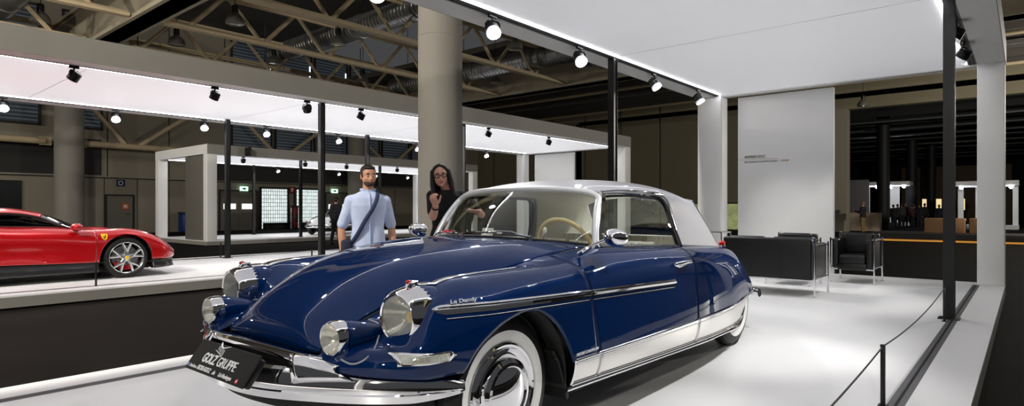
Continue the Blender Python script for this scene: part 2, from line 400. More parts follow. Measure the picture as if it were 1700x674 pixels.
for s in (1, -1):
    side = 'left' if s > 0 else 'right'
    F = (lambda r: r) if s > 0 else mir
    xs = list(np.linspace(.676, .65, 8)) + list(np.linspace(.645, .31, 40)) + list(np.linspace(.305, -.42, 130)) + list(np.linspace(-.425, -.50, 8))
    rows = []
    for x in xs:
        r = side_row(x); zb = lower_z(x)
        vm = 1.0 if zb is None else side_v(x, max(zb, r[-1][1]), r)
        rows.append([side_pt(x, vm * k / 40, r) for k in range(41)])
    end = [(lambda v: (lambda z: (cutF(z) + .003, v, z))(side_pt(-.6, v)[2]))(k / 40) for k in range(41)]
    tail = []
    for k in range(41):
        v = k / 40; x = -.6
        for _ in range(3): x = cutF(side_pt(x, v)[2]) + .003
        tail.append(side_pt(x, v))
    last = rows[-1]
    for w in (.25, .5, .75, 1.0):
        rows.append([side_pt(-.50 * (1 - w) + tail[k][0] * w, k / 40) for k in range(41)])
    wing = M().grid(F(rows)).build('front_wing', X['paint'], car, solid=.006, angle=60)
    # rolled lip round the wheel arch and along the lower edge
    lip = [sgn(side_pt(x, side_v(x, z)), s) for x, z in ARCH_D]
    M().tube([(p[0], p[1] - s * .004, p[2]) for p in lip], .006, 8).build('arch_lip', X['paint'], wing)
    door = M().grid(F(sheared(lambda z: cutF(z) - .003, lambda z: cutR(z) + .003, 80))).build('door', X['paint'], car, solid=.006, angle=60)
    def quarter():
        R = sheared(lambda z: cutR(z) - .003, lambda z: -2.3, 24)
        for x in np.linspace(-2.3, -3.99, 120)[1:]:
            r = side_row(x); R.append([side_pt(x, k / 40, r) for k in range(41)])
        return R
    Q = quarter()
    M().grid(F(Q)).build('rear_wing', X['paint'], car, solid=.006, angle=60)
    # polished sill panels below the body side, with bright edge strips
    ztop = lambda x: .414 + .006 * (x + 1.2)
    zbot = lambda x: .298 + .0305 * (x + .41)
    def sill(x0, x1, n, name, par, cutback=0.0):
        rows = []
        for x in np.linspace(x0, x1, n):
            y = side_pt(x, 1.0)[1]; zt = ztop(x) - .004; zb = zbot(x)
            if cutback and x < -2.98:                                # the end of the panel follows the rear wheel
                w = (-2.98 - x) / .36; zb = zb + (zt - .012 - zb) * (1 - math.sqrt(max(0, 1 - min(1, w) ** 2)))
            rows.append([(x, s * (y + .002 - .03 * (k / 6) ** 2), zt + (zb - zt) * k / 6) for k in range(7)])
        M().grid(rows).build(name, X['steel'], par, solid=.004)
        M().tube([(r[0][0], r[0][1] + s * .004, r[0][2] + .004) for r in rows], .008, 8).build('bright_strip', X['chrome'], par)
        M().tube([(r[0][0], r[0][1] + s * .003, r[0][2] - .012) for r in rows], .0045, 6).build('bright_strip', X['chrome'], par)
        M().tube([(r[-1][0], r[-1][1] + s * .004, r[-1][2]) for r in rows], .008, 8).build('bright_strip', X['chrome'], par)
        return rows
    sp = empty('sill_panel'); sp.parent = car; sp.name = 'sill_panel'
    r1 = sill(-.425, -.655, 12, 'front_plate', sp)
    sill(-.661, -1.915, 40, 'door_plate', sp)
    sill(-1.921, -3.33, 60, 'rear_plate', sp, 1)
    M().tube([(-.428, s * (side_pt(-.43, 1)[1] + .003 - .03 * (k / 6) ** 2), ztop(-.43) + (zbot(-.43) - ztop(-.43)) * k / 6) for k in range(7)], .008, 8).build('bright_strip', X['chrome'], sp)
    M().tube([(x, s * (.835 if x > -2.2 else .835 + (x + 2.2) * .06), zbot(x) - .034) for x in np.linspace(-.44, -3.0, 30)], .013, 8).build('lower_strip', X['chrome'], sp)
    M().tube([(x, s * (side_pt(x, 1.0)[1] + .004), ztop(x)) for x in np.linspace(-3.33, -3.98, 20)], .008, 8).build('bright_strip', X['chrome'], sp)
    # side spear: fluted chrome moulding, in two lengths
    def zt(x): return .758 - .0335 * (.458 - x)
    def spear(x0, x1, par, tip=False, endcut=False):
        n = 60; prof = [(-.019, .0), (-.017, .006), (-.010, .007), (-.007, .016), (.004, .019), (.008, .008), (.012, .011), (.017, .008), (.019, .0)]
        rows = []
        for i, x in enumerate(np.linspace(x0, x1, n)):
            k = 1.0
            if tip: k = min(1, .12 + (x0 - x) / .05)
            rows.append([(x, s * (side_y(x, zt(x) + a * k) + b * min(1, k + .2)), zt(x) + a * k) for a, b in prof])
        M().grid(rows).build('side_moulding', X['chrome'], par, angle=25)
        M().tube([(x, s * (side_y(x, zt(x) - .034) + .003), zt(x) - .034) for x in np.linspace(x0 - (.05 if tip else 0), x1, 50)], .0035, 6).build('pinstripe_moulding', X['chrome'], par)
    spear(.425, -.592, wing, tip=True); spear(-.602, -1.56, door)
    # handle
    hz = .80
    h = M(); h.tube([sgn((-1.60, side_y(-1.6, hz) + .012, hz - .004), s), sgn((-1.62, side_y(-1.62, hz) + .03, hz), s), sgn((-1.70, side_y(-1.7, hz) + .036, hz + .003), s), sgn((-1.79, side_y(-1.79, hz) + .032, hz), s), sgn((-1.81, side_y(-1.81, hz) + .01, hz), s)], [.011, .013, .012, .013, .011], 12)
    h.tube([sgn((-1.59, side_y(-1.59, hz) + .004, hz - .004), s), sgn((-1.65, side_y(-1.65, hz) + .006, hz - .016), s), sgn((-1.79, side_y(-1.79, hz) + .006, hz - .012), s)], [.012, .015, .008], 10)
    h.build('door_handle', X['chrome'], door)
    # chrome blade from the headlamp rim back along the crest of the wing
    rows = []
    for i in range(40):
        w = i / 39; x = .385 - w * .60; wd = .06 * (1 - w) ** .9 + .003
        r = side_row(x); jc = max(range(NV), key=lambda j: r[j][1]) if x > -.25 else 18
        y0 = .674 + (.385 - x) * .07
        row = []
        for k in range(7):
            y = y0 - .012 + (k - 3) / 3 * wd * .62
            j = min(range(4, 30), key=lambda q: abs(r[q][0] - y)); z = float(np.interp(y, r[:30, 0], r[:30, 1]))
            rb_ = .119 if x > .32 else .119 - (.32 - x) * .2
            if x > .2: z = max(z, .72 + math.sqrt(max(0, rb_ ** 2 - (y - .672) ** 2)))
            row.append((x, s * y, z + .004 + .004 * (1 - ((k - 3) / 3) ** 2)))
        rows.append(row)
    M().grid(rows).build('crest_blade', X['chrome'], wing, solid=.004, angle=60)

# dark joints between wing, door and rear wing
for s in (1, -1):
    for cut, nm in ((cutF, 'front_joint'), (cutR, 'rear_joint')):
        P_ = []
        for k in range(2, 41):
            v = k / 40; x = -1.
            for _ in range(5): x = cut(side_pt(x, v)[2])
            P_.append(sgn(side_pt(x, v), s))
        M().tube([(p[0], p[1] + s * .0005, p[2]) for p in P_], .0042, 6).build(nm, X['rubber'], car)
# bonnet
HOOD = [
 [(-.735,0,.970),(-.745,.25,.967),(-.80,.45,.957),(-.86,.58,.945),(-.90,.648,.930)],
 [(-.45,0,.980),(-.46,.25,.975),(-.50,.42,.957),(-.55,.545,.925),(-.60,.630,.908)],
 [(-.2,0,.966),(-.2,.25,.957),(-.2,.40,.928),(-.2,.51,.873),(-.2,.553,.830)],
 [(.05,0,.937),(.05,.22,.928),(.05,.36,.895),(.05,.458,.83),(.05,.500,.786)],
 [(.26,0,.882),(.26,.20,.876),(.26,.325,.846),(.26,.415,.785),(.26,.452,.744)],
 [(.45,0,.797),(.45,.18,.792),(.45,.295,.762),(.448,.38,.713),(.446,.415,.688)],
 [(.56,0,.727),(.56,.17,.722),(.56,.275,.695),(.555,.355,.645),(.55,.392,.626)],
 [(.632,0,.655),(.631,.165,.651),(.628,.265,.632),(.62,.345,.604),(.61,.378,.592)],
 [(.648,0,.60),(.647,.16,.598),(.643,.26,.590),(.634,.34,.578),(.622,.372,.574)],
 [(.632,0,.556),(.632,.16,.557),(.63,.26,.559),(.625,.335,.563),(.615,.366,.566)]]
HD = smooth_net(HOOD, 110, 40)
full = [[(p[0], -p[1], p[2]) for p in r[:0:-1]] + [tuple(p) for p in r] for r in HD]
bonnet = M().grid(full).build('bonnet', X['paint'], car, solid=.006, angle=60)
# seam filler: dark gutters under the bonnet edges, cowl panel below the windscreen
for s in (1, -1):
    M().tube([(p[0], s * (p[1] + .004), p[2] - .010) for p in HD[:, -1][::3]], .008, 6).build('bonnet_gutter', X['rubber'], car)

# boot and tail
BOOT = []
for x in (-3.02, -3.25, -3.5, -3.8, -3.93, -3.99):
    y, z = side_row(x)[0]; BOOT.append([(x - .03 * (1 - abs(k / 5)) , y * k / 5, z + .035 * (1 - (k / 5) ** 2) - .003) for k in range(-5, 6)])
M().grid(smooth_net(BOOT, 40, 30).tolist()).build('boot_lid', X['paint'], car, solid=.006)
r = side_row(-3.99)
M().grid([[(-3.99 - .02 * (1 - abs(k) / 5), p[0] * k / 5, p[1]) for k in range(-5, 6)] for p in r[::4]]).build('tail_panel', X['paint'], car, solid=.005)
rb = [(-3.86, -.69, .36), (-4.0, -.60, .35), (-4.07, -.35, .345), (-4.09, 0, .345), (-4.07, .35, .345), (-4.0, .60, .35), (-3.86, .69, .36)]
bp_ = curve(rb, 40)
M().tube(bp_, .03, 12, squash=(1.3, .6)).build('rear_bumper', X['chrome'], car)
for s in (1, -1):
    M().tube([(-3.92, s * .5, .36), (-4.02, s * .5, .36)], .025, 10).build('bumper_bracket', X['blackm'], car)
M().tube([(-3.6, .42, .27), (-4.02, .42, .26)], .02, 12).build('exhaust_pipe', X['chrome'], car)

# roof, pillars, glazing
ROOF = [
 [(-1.075,0,1.287),(-1.083,.2,1.284),(-1.11,.38,1.274),(-1.14,.50,1.262),(-1.18,.578,1.250)],
 [(-1.30,0,1.328),(-1.30,.2,1.324),(-1.31,.38,1.309),(-1.33,.51,1.285),(-1.35,.590,1.261)],
 [(-1.70,0,1.357),(-1.70,.2,1.352),(-1.70,.38,1.333),(-1.70,.51,1.300),(-1.70,.592,1.262)],
 [(-2.10,0,1.356),(-2.10,.2,1.350),(-2.09,.37,1.329),(-2.08,.50,1.293),(-2.06,.582,1.250)],
 [(-2.45,0,1.328),(-2.45,.2,1.322),(-2.44,.35,1.301),(-2.42,.475,1.268),(-2.40,.555,1.228)],
 [(-2.76,0,1.268),(-2.76,.2,1.264),(-2.75,.34,1.249),(-2.74,.445,1.225),(-2.72,.512,1.200)]]
RD = smooth_net(ROOF, 70, 30)
full = [[(p[0], -p[1], p[2]) for p in r[:0:-1]] + [tuple(p) for p in r] for r in RD]
RM = M().grid(full)
M().grid([[(p[0], p[1] * .985, p[2] - .022) for p in r] for r in full]).build('headliner', X['headliner'], car, solid=.004)
WIN_R = [(-1.99, .585, 1.246), (-2.06, .597, 1.205), (-2.10, .622, 1.09), (-2.125, .655, .96), (-2.135, .682, .876)]     # rear edge of the side window
SLOPE = [(-2.725, .510, 1.200), (-2.82, .533, 1.10), (-2.93, .562, .98), (-3.02, .585, .885), (-3.08, .602, .818)]
for s in (1, -1):
    a = curve(WIN_R, 24); b = curve(SLOPE, 24); rows = []
    ie = [i for i in range(70) if RD[i, -1][0] <= -1.985]
    for i in ie:
        top = RD[i, -1]; w = (RD[ie[0], -1][0] - top[0]) / (RD[ie[0], -1][0] - RD[69, -1][0])
        row = []
        for q in range(24):
            p = a[q] * (1 - w) + b[q] * w; t_ = q / 23
            p = p + (top - (a[0] * (1 - w) + b[0] * w)) * (1 - t_) ** 2
            bul = .014 * (.6 + .4 * math.sin(PI * w)) * math.sin(PI * min(1, t_ ** .6))
            row.append((p[0], s * (p[1] + bul), p[2]))
        rows.append(row)
    RM.grid(rows)
    M().grid([[(p[0], p[1] - s * .03, p[2] - .004) for p in r] for r in rows]).build('pillar_trim', X['headliner'], car, solid=.004)
    # drip rail and window surround
    rail = [sgn(p, s) for p in RD[::3, -1] if p[0] > -2.02]
    M().tube([(p[0], p[1] + s * .004, p[2] - .002) for p in rail] , .009, 8).build('drip_rail', X['chrome'], car)
    sw = empty('side_window'); sw.parent = car
    top = [p for p in RD[:, -1] if -1.99 < p[0] < -1.20]
    outl = [(-1.225, .584, 1.236)] + [(p[0], p[1] + .0, p[2] - .018) for p in top[2::4]] + [(p[0] + .012, p[1], p[2] - .006) for p in curve(WIN_R, 12)[1:]]
    top_c = [np.array(p) for p in outl]
    def belt(x):
        r = side_row(x)[0]; return np.array((x, r[0] - .004, r[1] + .004))
    bot_c = [belt(x) for x in np.linspace(-2.12, -.985, 20)]
    loop = [sgn(p, s) for p in top_c + bot_c]
    M().tube(loop, .009, 8, closed=True).build('window_frame', X['chrome'], sw)
    loop2 = [(p[0], p[1] - s * .006, p[2]) for p in loop]
    M().tube([(p[0] + (.016 if p[0] < -1.95 else 0), p[1] - s * .012, p[2] - (.013 if i < len(top_c) else -.004)) for i, p in enumerate(loop)], .0095, 8, closed=True).build('window_seal', X['rubber'], sw)
    # broad rear frame: bright outer strip, black inner strip
    wr = curve(WIN_R, 20)
    for o0, o1, dy, mt, nm in ((.004, .030, .010, X['chrome'], 'rear_frame'), (.030, .062, .003, X['rubber'], 'rear_seal')):
        M().grid([[sgn((p[0] + o0 + (o1 - o0) * q, p[1] + dy + .004 * math.sin(PI * q), p[2] - .012 * (1 - k / 19)), s) for q in (0, .5, 1)] for k, p in enumerate(wr)]).build(nm, mt, sw, solid=.006)
    # pane: strips between the upper outline and the belt
    tc = np.array(outl); rows = []
    ou = curve(outl, 40)
    xs_b = np.interp(np.linspace(0, 1, 40), [0, .06, .82, 1], [-.99, -1.15, -2.05, -2.122])
    for i in range(40):
        bt = belt(xs_b[i]); tp = ou[i]
        rows.append([tuple(sgn(tp * (1 - k / 8) + bt * k / 8 + np.array([0, .012 * math.sin(PI * k / 8) - .010, 0]), s)) for k in range(9)])
    M().grid(rows).build('window_pane', X['glass'], sw, solid=.004)
    # front pillar
    pil = curve([(-.965, .672, .925), (-1.05, .648, 1.03), (-1.13, .615, 1.15), (-1.19, .583, 1.245)], 12)
    m = M(); rows = []
    for i, p in enumerate(pil):
        wd = .040 if i else .05
        rows.append([sgn((p[0] + .012, p[1] - .012, p[2]), s), sgn((p[0] + .008, p[1] + .008, p[2]), s), sgn((p[0] - wd, p[1] + .008, p[2]), s), sgn((p[0] - wd, p[1] - .018, p[2]), s)])
    M().grid(rows, closed=True).build('front_pillar', X['chrome'], car, angle=40)

roof = RM.build('roof', X['silver'], car, solid=.010, off=-1, angle=75)
# windscreen
base = curve([(-.985,-.668,.930),(-.88,-.52,.950),(-.77,-.30,.966),(-.725,0,.974),(-.77,.30,.966),(-.88,.52,.950),(-.985,.668,.930)], 49)
topc = curve([(-1.185,-.575,1.238),(-1.145,-.48,1.252),(-1.105,-.30,1.268),(-1.085,0,1.274),(-1.105,.30,1.268),(-1.145,.48,1.252),(-1.185,.575,1.238)], 49)
ws = empty('windscreen'); ws.parent = car
rows = []
for k in range(17):
    w = k / 16
    rows.append([tuple(base[i] * (1 - w) + topc[i] * w + np.array([.02, 0, .012]) * math.sin(PI * w)) for i in range(49)])
M().grid(rows).build('windscreen_pane', X['glass'], ws, solid=.005)
X['frame'] = mat('satin_bright_frame', (236, 238, 240), .3, .45)
left = [rows[k][-1] for k in range(17)]; right = [rows[k][0] for k in range(17)]; head = rows[-1]
# rounded upper corners
path = [Vector(p) for p in right[:15]] + [Vector(p) for p in head[3:-3]] + [Vector(p) for p in left[14::-1]]
M().tube([tuple(p) for p in curve([tuple(p) for p in path[::2]] , 90)], .0205, 12).build('windscreen_frame', X['frame'], ws)
M().tube([(p[0] + .004, p[1], p[2] + .004) for p in base], .008, 8).build('windscreen_seal', X['rubber'], ws)
# backlight
bl = []
for k in range(9):
    w = k / 8
    bl.append([tuple(np.array([-2.74 - .02 * (1 - (q / 6) ** 2), .505 * q / 6, 1.205 + .055 * (1 - (q / 6) ** 2)]) * (1 - w) + np.array([-3.07 - .14 * (1 - (q / 6) ** 2), .59 * q / 6, .826 + .02 * (1 - (q / 6) ** 2)]) * w) for q in range(-6, 7)])
M().grid(bl).build('rear_window', X['glass'], car, solid=.004)
M().tube([p for p in bl[0]] + [r[-1] for r in bl[1:]] + bl[-1][-2::-1] + [r[0] for r in bl[-2:0:-1]], .012, 8, closed=True).build('rear_window_frame', X['chrome'], car)

# lamps at the front
X['refl'] = mat('lamp_reflector', (240, 238, 228), .14, .95)
def headlamp(s):
    e = empty('headlamp'); e.parent = car
    c = Vector((.478, s * .672, .720)); ax = Vector((1, s * .03, -.02)).normalized()
    M().lathe([(.087, .0), (.080, .006), (.06, .011), (.03, .0145), (0, .016)], c, ax, 36).build('lens', X['lens'], e)
    M().lathe([(.014, -.085), (.03, -.078), (.055, -.052), (.075, -.022), (.088, 0)], c, ax, 36).build('reflector', X['refl'], e)
    M().lathe([(.0, -.088), (.016, -.086), (.017, -.05), (.012, -.038), (0, -.035)], c, ax, 18).build('bulb', X['silver'], e)
    M().lathe([(.086, -.004), (.088, .004), (.093, .008), (.100, .004), (.110, -.016), (.117, -.05), (.121, -.085), (.1205, -.12)], c, ax, 40).build('rim', X['chrome'], e)
    # painted bowl behind the rim, running back into the wing
    M().lathe([(.121, -.085), (.1215, -.11), (.119, -.15), (.108, -.21), (.085, -.29), (.05, -.37), (.0, -.40)], c, ax, 36).build('bowl', X['paint'], e)
    k = M().sphere((0, 0, 0), 1, 12, 8) if False else M()
    k.tube([c + Vector((-.045, 0, .112)), c + Vector((-.060, 0, .126)), c + Vector((-.105, 0, .134))], [.008, .016, .004], 10)
    k.build('marker_base', X['chrome'], e)
    M().sphere(c + Vector((-.058, 0, .136)), (.016, .010, .009)).build('marker_lens', X['red'], e)
    M().sphere(c + Vector((-.020, .052, .008)), (.016, .014, .022)).build('bulb_cap', X['yellow'], e) if s > 0 else None
for s in (1, -1): headlamp(s)
def foglamp(s):
    e = empty('fog_lamp'); e.parent = car
    c = Vector((.668, s * .508, .648)); ax = Vector((1, s * .02, -.03)).normalized()
    M().lathe([(.060, 0), (.056, .008), (.04, .016), (.018, .021), (0, .022)], c, ax, 30).build('lens', X['lens'], e)
    M().lathe([(.010, -.05), (.025, -.043), (.045, -.022), (.058, 0)], c, ax, 30).build('reflector', X['refl'], e)
    M().lathe([(0, -.05), (.011, -.048), (.011, -.022), (0, -.015)], c, ax, 16).build('bulb', X['silver'], e)
    M().lathe([(.057, 0), (.062, .004), (.067, -.006), (.069, -.03), (.0685, -.05)], c, ax, 36).build('rim', X['chrome'], e)
    prof = [(.0685, -.045), (.069, -.055), (.065, -.09), (.057, -.14), (.046, -.19), (.032, -.24), (.014, -.285), (0, -.295)]
    M().lathe(prof, c, (ax + Vector((0, -s * .10, .07))).normalized(), 36).build('bowl', X['paint'], e)
    ring = curve([sgn(p, s) for p in ((.436, .438, .683), (.438, .466, .681), (.440, .506, .675), (.468, .552, .648), (.506, .590, .634), (.552, .634, .619), (.615, .658, .588), (.644, .616, .567), (.652, .588, .570), (.656, .560, .578))], 40)
    M().tube([tuple(p) for p in ring], .0036, 8).build('bowl_seal', X['silver'], e)
for s in (1, -1): foglamp(s)
for s in (1, -1):
    # side indicator: clear five-sided lens in a chrome bezel on the flank of the wing
    x0, x1, z0 = .555, .345, .583
    def ip(x, dz, off): return sgn((x, side_y(x, z0 + dz) + off, z0 + dz), s)
    e = empty('indicator'); e.parent = car
    xs = np.linspace(x0, x1 + .035, 12)
    rows = [[ip(x, .024 + .003, .000), ip(x, .022, .012), ip(x, .014, .017), ip(x, -.008, .017), ip(x, -.018, .012), ip(x, -.024, .0)] for x in xs]
    rows.append([ip(x1, .006, .0), ip(x1, .005, .006), ip(x1, .003, .008), ip(x1, 0, .008), ip(x1, -.002, .006), ip(x1, -.004, .0)])
    M().grid(rows).build('bezel', X['chrome'], e, solid=.002)
    rows = [[ip(x, .017, .017), ip(x, .012, .022), ip(x, -.006, .022), ip(x, -.013, .017)] for x in np.linspace(x0 - .012, x1 + .045, 12)]
    M().grid(rows).build('lens', X['lens'], e, solid=.002)
    rows = [[ip(x, .016, .0176), ip(x, -.012, .0176)] for x in np.linspace(x0 - .014, x1 + .047, 12)]
    M().grid(rows).build('reflector', X['refl'], e, solid=.001)

# front bumper: blade, upper rail, corner blocks, number plate
PL = np.array([(.31, .872), (.405, .80), (.50, .715), (.595, .60), (.70, .42), (.785, .22), (.812, .0)])
plan = np.array(list(PL) + [(a, -b) for a, b in PL[-2::-1]])
pd = curve(np.c_[plan, np.zeros(len(plan))], 100)
bm_ = M(); rows = []
for i, p in enumerate(pd):
    tip = min(1, (i + .6) / 10, (99 - i + .6) / 10) ** .5
    t = pd[min(i + 1, 99)] - pd[max(i - 1, 0)]; nx, ny = t[1], -t[0]; l = math.hypot(nx, ny); nx /= l; ny /= l
    if nx * 1 + 0 < 0: nx, ny = -nx, -ny
    zc_ = .455; rows.append([(p[0] + nx * o, p[1] + ny * o, zc_ + h * tip) for o, h in ((-.045, .062), (-.022, .068), (-.006, .060), (.009, .034), (.015, .006), (.0145, -.014), (.019, -.020), (.018, -.046), (-.005, -.055), (-.03, -.05))])
bumper = empty('front_bumper'); bumper.parent = car
M().grid(rows).build('blade', X['chrome'], bumper, solid=.004, angle=30)
low = [(p[0] - .055, p[1] * .96, .375) for p in pd[6:-6]]
M().grid([[(p[0] + .01, p[1], .43), (p[0] + .015, p[1], .40), (p[0], p[1], .355), (p[0] - .04, p[1], .335)] for p in low]).build('valance', X['blackm'], bumper, solid=.004)
RL = curve([(.672, -.56, .545), (.700, -.44, .560), (.722, -.25, .570), (.730, 0, .573), (.722, .25, .570), (.700, .44, .560), (.672, .56, .545)], 50)
rows = [[(p[0] + a, p[1], p[2] + b) for a, b in ((-.05, .004), (-.02, .010), (.0, .008), (.012, -.002), (.010, -.014), (-.01, -.020))] for p in RL]
M().grid(rows).build('upper_rail', X['chrome'], bumper, solid=.004, angle=40)
for s in (1, -1):
    # sloping chrome block between rail and blade
    A = [(.728, .335, .578), (.700, .40, .578), (.655, .465, .572)]; B = [(.752, .395, .478), (.715, .48, .492), (.64, .60, .500)]
    rows = []
    for k in range(8):
        w = k / 7
        rows.append([sgn(tuple(np.array(a) * (1 - w) + np.array(b) * w + np.array([.012, 0, .010]) * math.sin(PI * w)), s) for a, b in zip(curve(A, 9), curve(B, 9))])
    M().grid(rows).build('corner_block', X['chrome'], bumper, solid=.006, angle=40)
    M().tube([sgn(p, s) for p in curve([(.724, .332, .575), (.736, .352, .535), (.750, .388, .482)], 10)], .009, 8).build('block_edge', X['chrome'], bumper)
    M().tube([(.30, s * .80, .47), (.36, s * .80, .47)], .018, 10).build('bumper_bolt', X['chrome'], bumper)
# dark cavity behind the opening
M().grid([[(.60, y, .565), (.60, y, .47), (.70 - .25 * abs(y) ** 1.5, y, .43)] for y in np.linspace(-.6, .6, 20)]).build('air_intake', X['blackm'], bumper, solid=.004)
# plate
pe = empty('number_plate'); pe.parent = car
pc = Vector((.858, .036, .523)); ey_ = Vector((-.58, 0, .80)).normalized(); ex_ = Vector((0, 1, 0)); ez_ = ex_.cross(ey_)
PW, PH = .495, .135
m = M(); m.rbox((0, 0, 0), (PW, PH, .010), .012, 3); o = m.build('plate_board', X['blackm'], pe, angle=40); o.matrix_local = frame(pc, ex_, ey_)
m = M(); m.rbox((0, 0, -.022), (PW * .97, PH * .9, .030), .010, 3); o = m.build('plate_holder', X['black'], pe, angle=40); o.matrix_local = frame(pc, ex_, ey_)
def on_plate(u, v, off=.0062): return frame(pc + ex_ * u + ey_ * v + ez_ * off, ex_, ey_)
text('plate_lettering', 'GOLZ', .056, X['textw'], pe, on_plate(-.150, -.022), bold=.0016, shear=.12, spacing=.92, sx=.78)
text('plate_lettering', 'GRUPPE', .056, X['textw'], pe, on_plate(-.022, -.022), bold=.0003, shear=.08, spacing=.95, sx=.80)
text('plate_lettering', 'Autohaus-', .020, X['textw'], pe, on_plate(-.215, -.056), bold=.0002, shear=.1, sx=.78)
text('plate_lettering', 'EICKE-GOLZ', .025, X['textw'], pe, on_plate(-.144, -.056), bold=.0008, shear=.1, sx=.80)
text('plate_lettering', '.de', .023, X['textw'], pe, on_plate(-.012, -.056), bold=.0004, shear=.1, sx=.85)
text('plate_lettering', 'L\u00f6-Hauingen', .023, X['textw'], pe, on_plate(.042, -.056), bold=.0004, shear=.1, sx=.88)
X['blue'] = mat('blue_square', (40, 80, 160), .5); X['redsq'] = mat('red_square', (210, 40, 40), .5)
o = M().box((0, 0, 0), (.016, .016, .001)).build('blue_mark', X['blue'], pe); o.matrix_local = on_plate(-.228, -.050)
o = M().box((0, 0, 0), (.016, .016, .001)).build('red_mark', X['redsq'], pe); o.matrix_local = on_plate(.190, -.050)
text('plate_lettering', 'f', .016, X['textw'], pe, on_plate(-.231, -.055, .0072), bold=.0004)
text('plate_lettering', 'A', .013, X['textw'], pe, on_plate(.186, -.054, .0072), bold=.0004)
# emblem: swept arch over a row of short pillars
e2 = M()
def pt(u, v): return (u, v, 0)
e2.tube([pt(-.062, .012), pt(-.03, .006), pt(0, -.004), pt(.015, -.012)], [.0012, .002, .002, .001], 6)
e2.tube([pt(-.048, .050), pt(-.042, .042), pt(-.03, .032), pt(-.015, .028), pt(.01, .034), pt(.035, .042)], [.0015, .004, .004, .0028, .002, .001], 6)
for k in range(5): e2.tube([pt(-.048 + k * .013, .034 - k * .004 + (.004 if k > 2 else 0)), pt(-.046 + k * .013, .016 - k * .0045)], .0016, 6)
o = e2.build('plate_emblem', X['textw'], pe); o.matrix_local = frame(pc + ex_ * -.026 + ey_ * .024 + ez_ * .006, ex_, ey_)

# wheels
def wheel(x, y, s, z=.3485, width=.165):
    e = empty('wheel'); e.parent = car; e.location = (x, y * s, z)
    ax = (0, s, 0); h = width / 2
    M().lathe([(.205, h - .020), (.235, h - .004), (.268, h)], (0, 0, 0), ax, 56).build('whitewall', X['whitewall'], e)
    o = M().lathe([(.268, h), (.300, h - .006), (.325, h - .022), (.336, h - .036), (.344, h - .046), (.346, 0), (.344, -h + .046), (.336, -h + .036), (.30, -h + .004), (.22, -h + .01)], (0, 0, 0), ax, 56)
    o.build('tyre', X['rubber'], e, angle=50)
    tr = M()
    for k in range(5): tr.lathe([(.3445, -.045 + k * .02), (.3475, -.043 + k * .02), (.3475, -.035 + k * .02), (.3445, -.033 + k * .02)], (0, 0, 0), ax, 56)
    tr.build('tread_ribs', X['rubber'], e)
    M().lathe([(.212, h - .016), (.214, h - .006), (.206, h), (.196, h - .004), (.186, h - .020), (.172, h - .026), (.164, h - .020)], (0, 0, 0), ax, 56).build('rim_ring', X['chrome'], e)
    M().lathe([(.166, h - .022), (.162, h - .008), (.150, h + .014), (.132, h + .026), (.118, h + .028), (.112, h + .022), (.100, h + .026), (.06, h + .036), (.02, h + .040), (0, h + .0405)], (0, 0, 0), ax, 56).build('hubcap', X['chrome'], e, angle=20)
    M().lathe([(.20, -h), (0, -h)], (0, 0, 0), ax, 24).build('wheel_back', X['blackm'], e)
    M().tube([(.10 * 1.0, s * (h - .02), -.155), (.105, s * (h + .012), -.158)], .006, 8).build('valve', X['blackm'], e)
    return e
for s in (1, -1):
    wheel(0, .735, s); wheel(-3.125, .66, s, width=.15)
    # liners
    M().lathe([(.375, 0), (.375, .34)], (-.06, s * .50, .33), (0, s, 0), 30, a0=-PI * .55, a1=PI * .55).build('arch_liner', X['blackm'], car, solid=.004)
    M().grid([[(.32 - .8 * k / 8, s * .50, .25 + .45 * q) for q in (0, 1)] for k in range(9)]).build('arch_liner', X['blackm'], car, solid=.004)
    # mud flap behind the front wheel
    fl = [(-.40, .62, .46), (-.40, .80, .46), (-.43, .82, .38), (-.47, .815, .28), (-.485, .80, .215), (-.485, .62, .215)]
    M().grid([[sgn((a, y, b), s) for y in (.60, .70, .78, .825, .832)] for a, b in ((-.345, .47), (-.385, .42), (-.42, .34), (-.45, .26), (-.46, .215))]).build('mud_flap', X['rubber'], car, solid=.02)
    M().tube([sgn((-.382, .815, .425), s), sgn((-.37, .825, .43), s)], .008, 8).build('flap_bolt', X['chrome'], car)
# floor pan
pn = [[(x, y, z) for y in (-w, -w * .5, 0, w * .5, w)] for x, w, z in ((.62, .48, .36), (.40, .50, .26), (-.42, .52, .24), (-.50, .81, .24), (-2.7, .79, .22), (-2.8, .55, .22), (-3.6, .52, .27), (-3.95, .45, .36))]
M().grid(pn).build('floor_pan', X['blackm'], car, solid=.03)

# mirrors
for s in (1, -1):
    e = empty('door_mirror'); e.parent = car
    b = (-.70, .735, .905) if s > 0 else (-.80, -.72, .915)
    if s > 0:
        M().tube([(-.70, .74, .905), (-.705, .765, .925), (-.73, .80, .952), (-.775, .85, .978)], [.014, .010, .008, .009], 10).build('stalk', X['chrome'], e)
        c = Vector((-.835, .885, .992))
    else:
        M().tube([(-.86, -.70, .915), (-.88, -.72, .94), (-.91, -.745, .96)], [.013, .009, .008], 10).build('stalk', X['chrome'], e)
        c = Vector((-.93, -.765, .995))
    R = Euler((0, math.radians(-8), math.radians(8 * s))).to_matrix()
    vs = M()
    prof = [(0, .085), (.018, .082), (.035, .064), (.046, .030), (.050, -.014), (.049, -.022), (.045, -.023)]
    vs.lathe(prof, (0, 0, 0), (1, 0, 0), 28, sx=1.3)
    vs.v = [tuple(R @ Vector(p) + c) for p in vs.v]; vs.build('mirror_shell', X['chrome'], e)
    g = M().lathe([(.046, -.021), (0, -.023)], (0, 0, 0), (1, 0, 0), 28, sx=1.3); g.v = [tuple(R @ Vector(p) + c) for p in g.v]
    g.build('mirror_glass', X['chrome'], e)
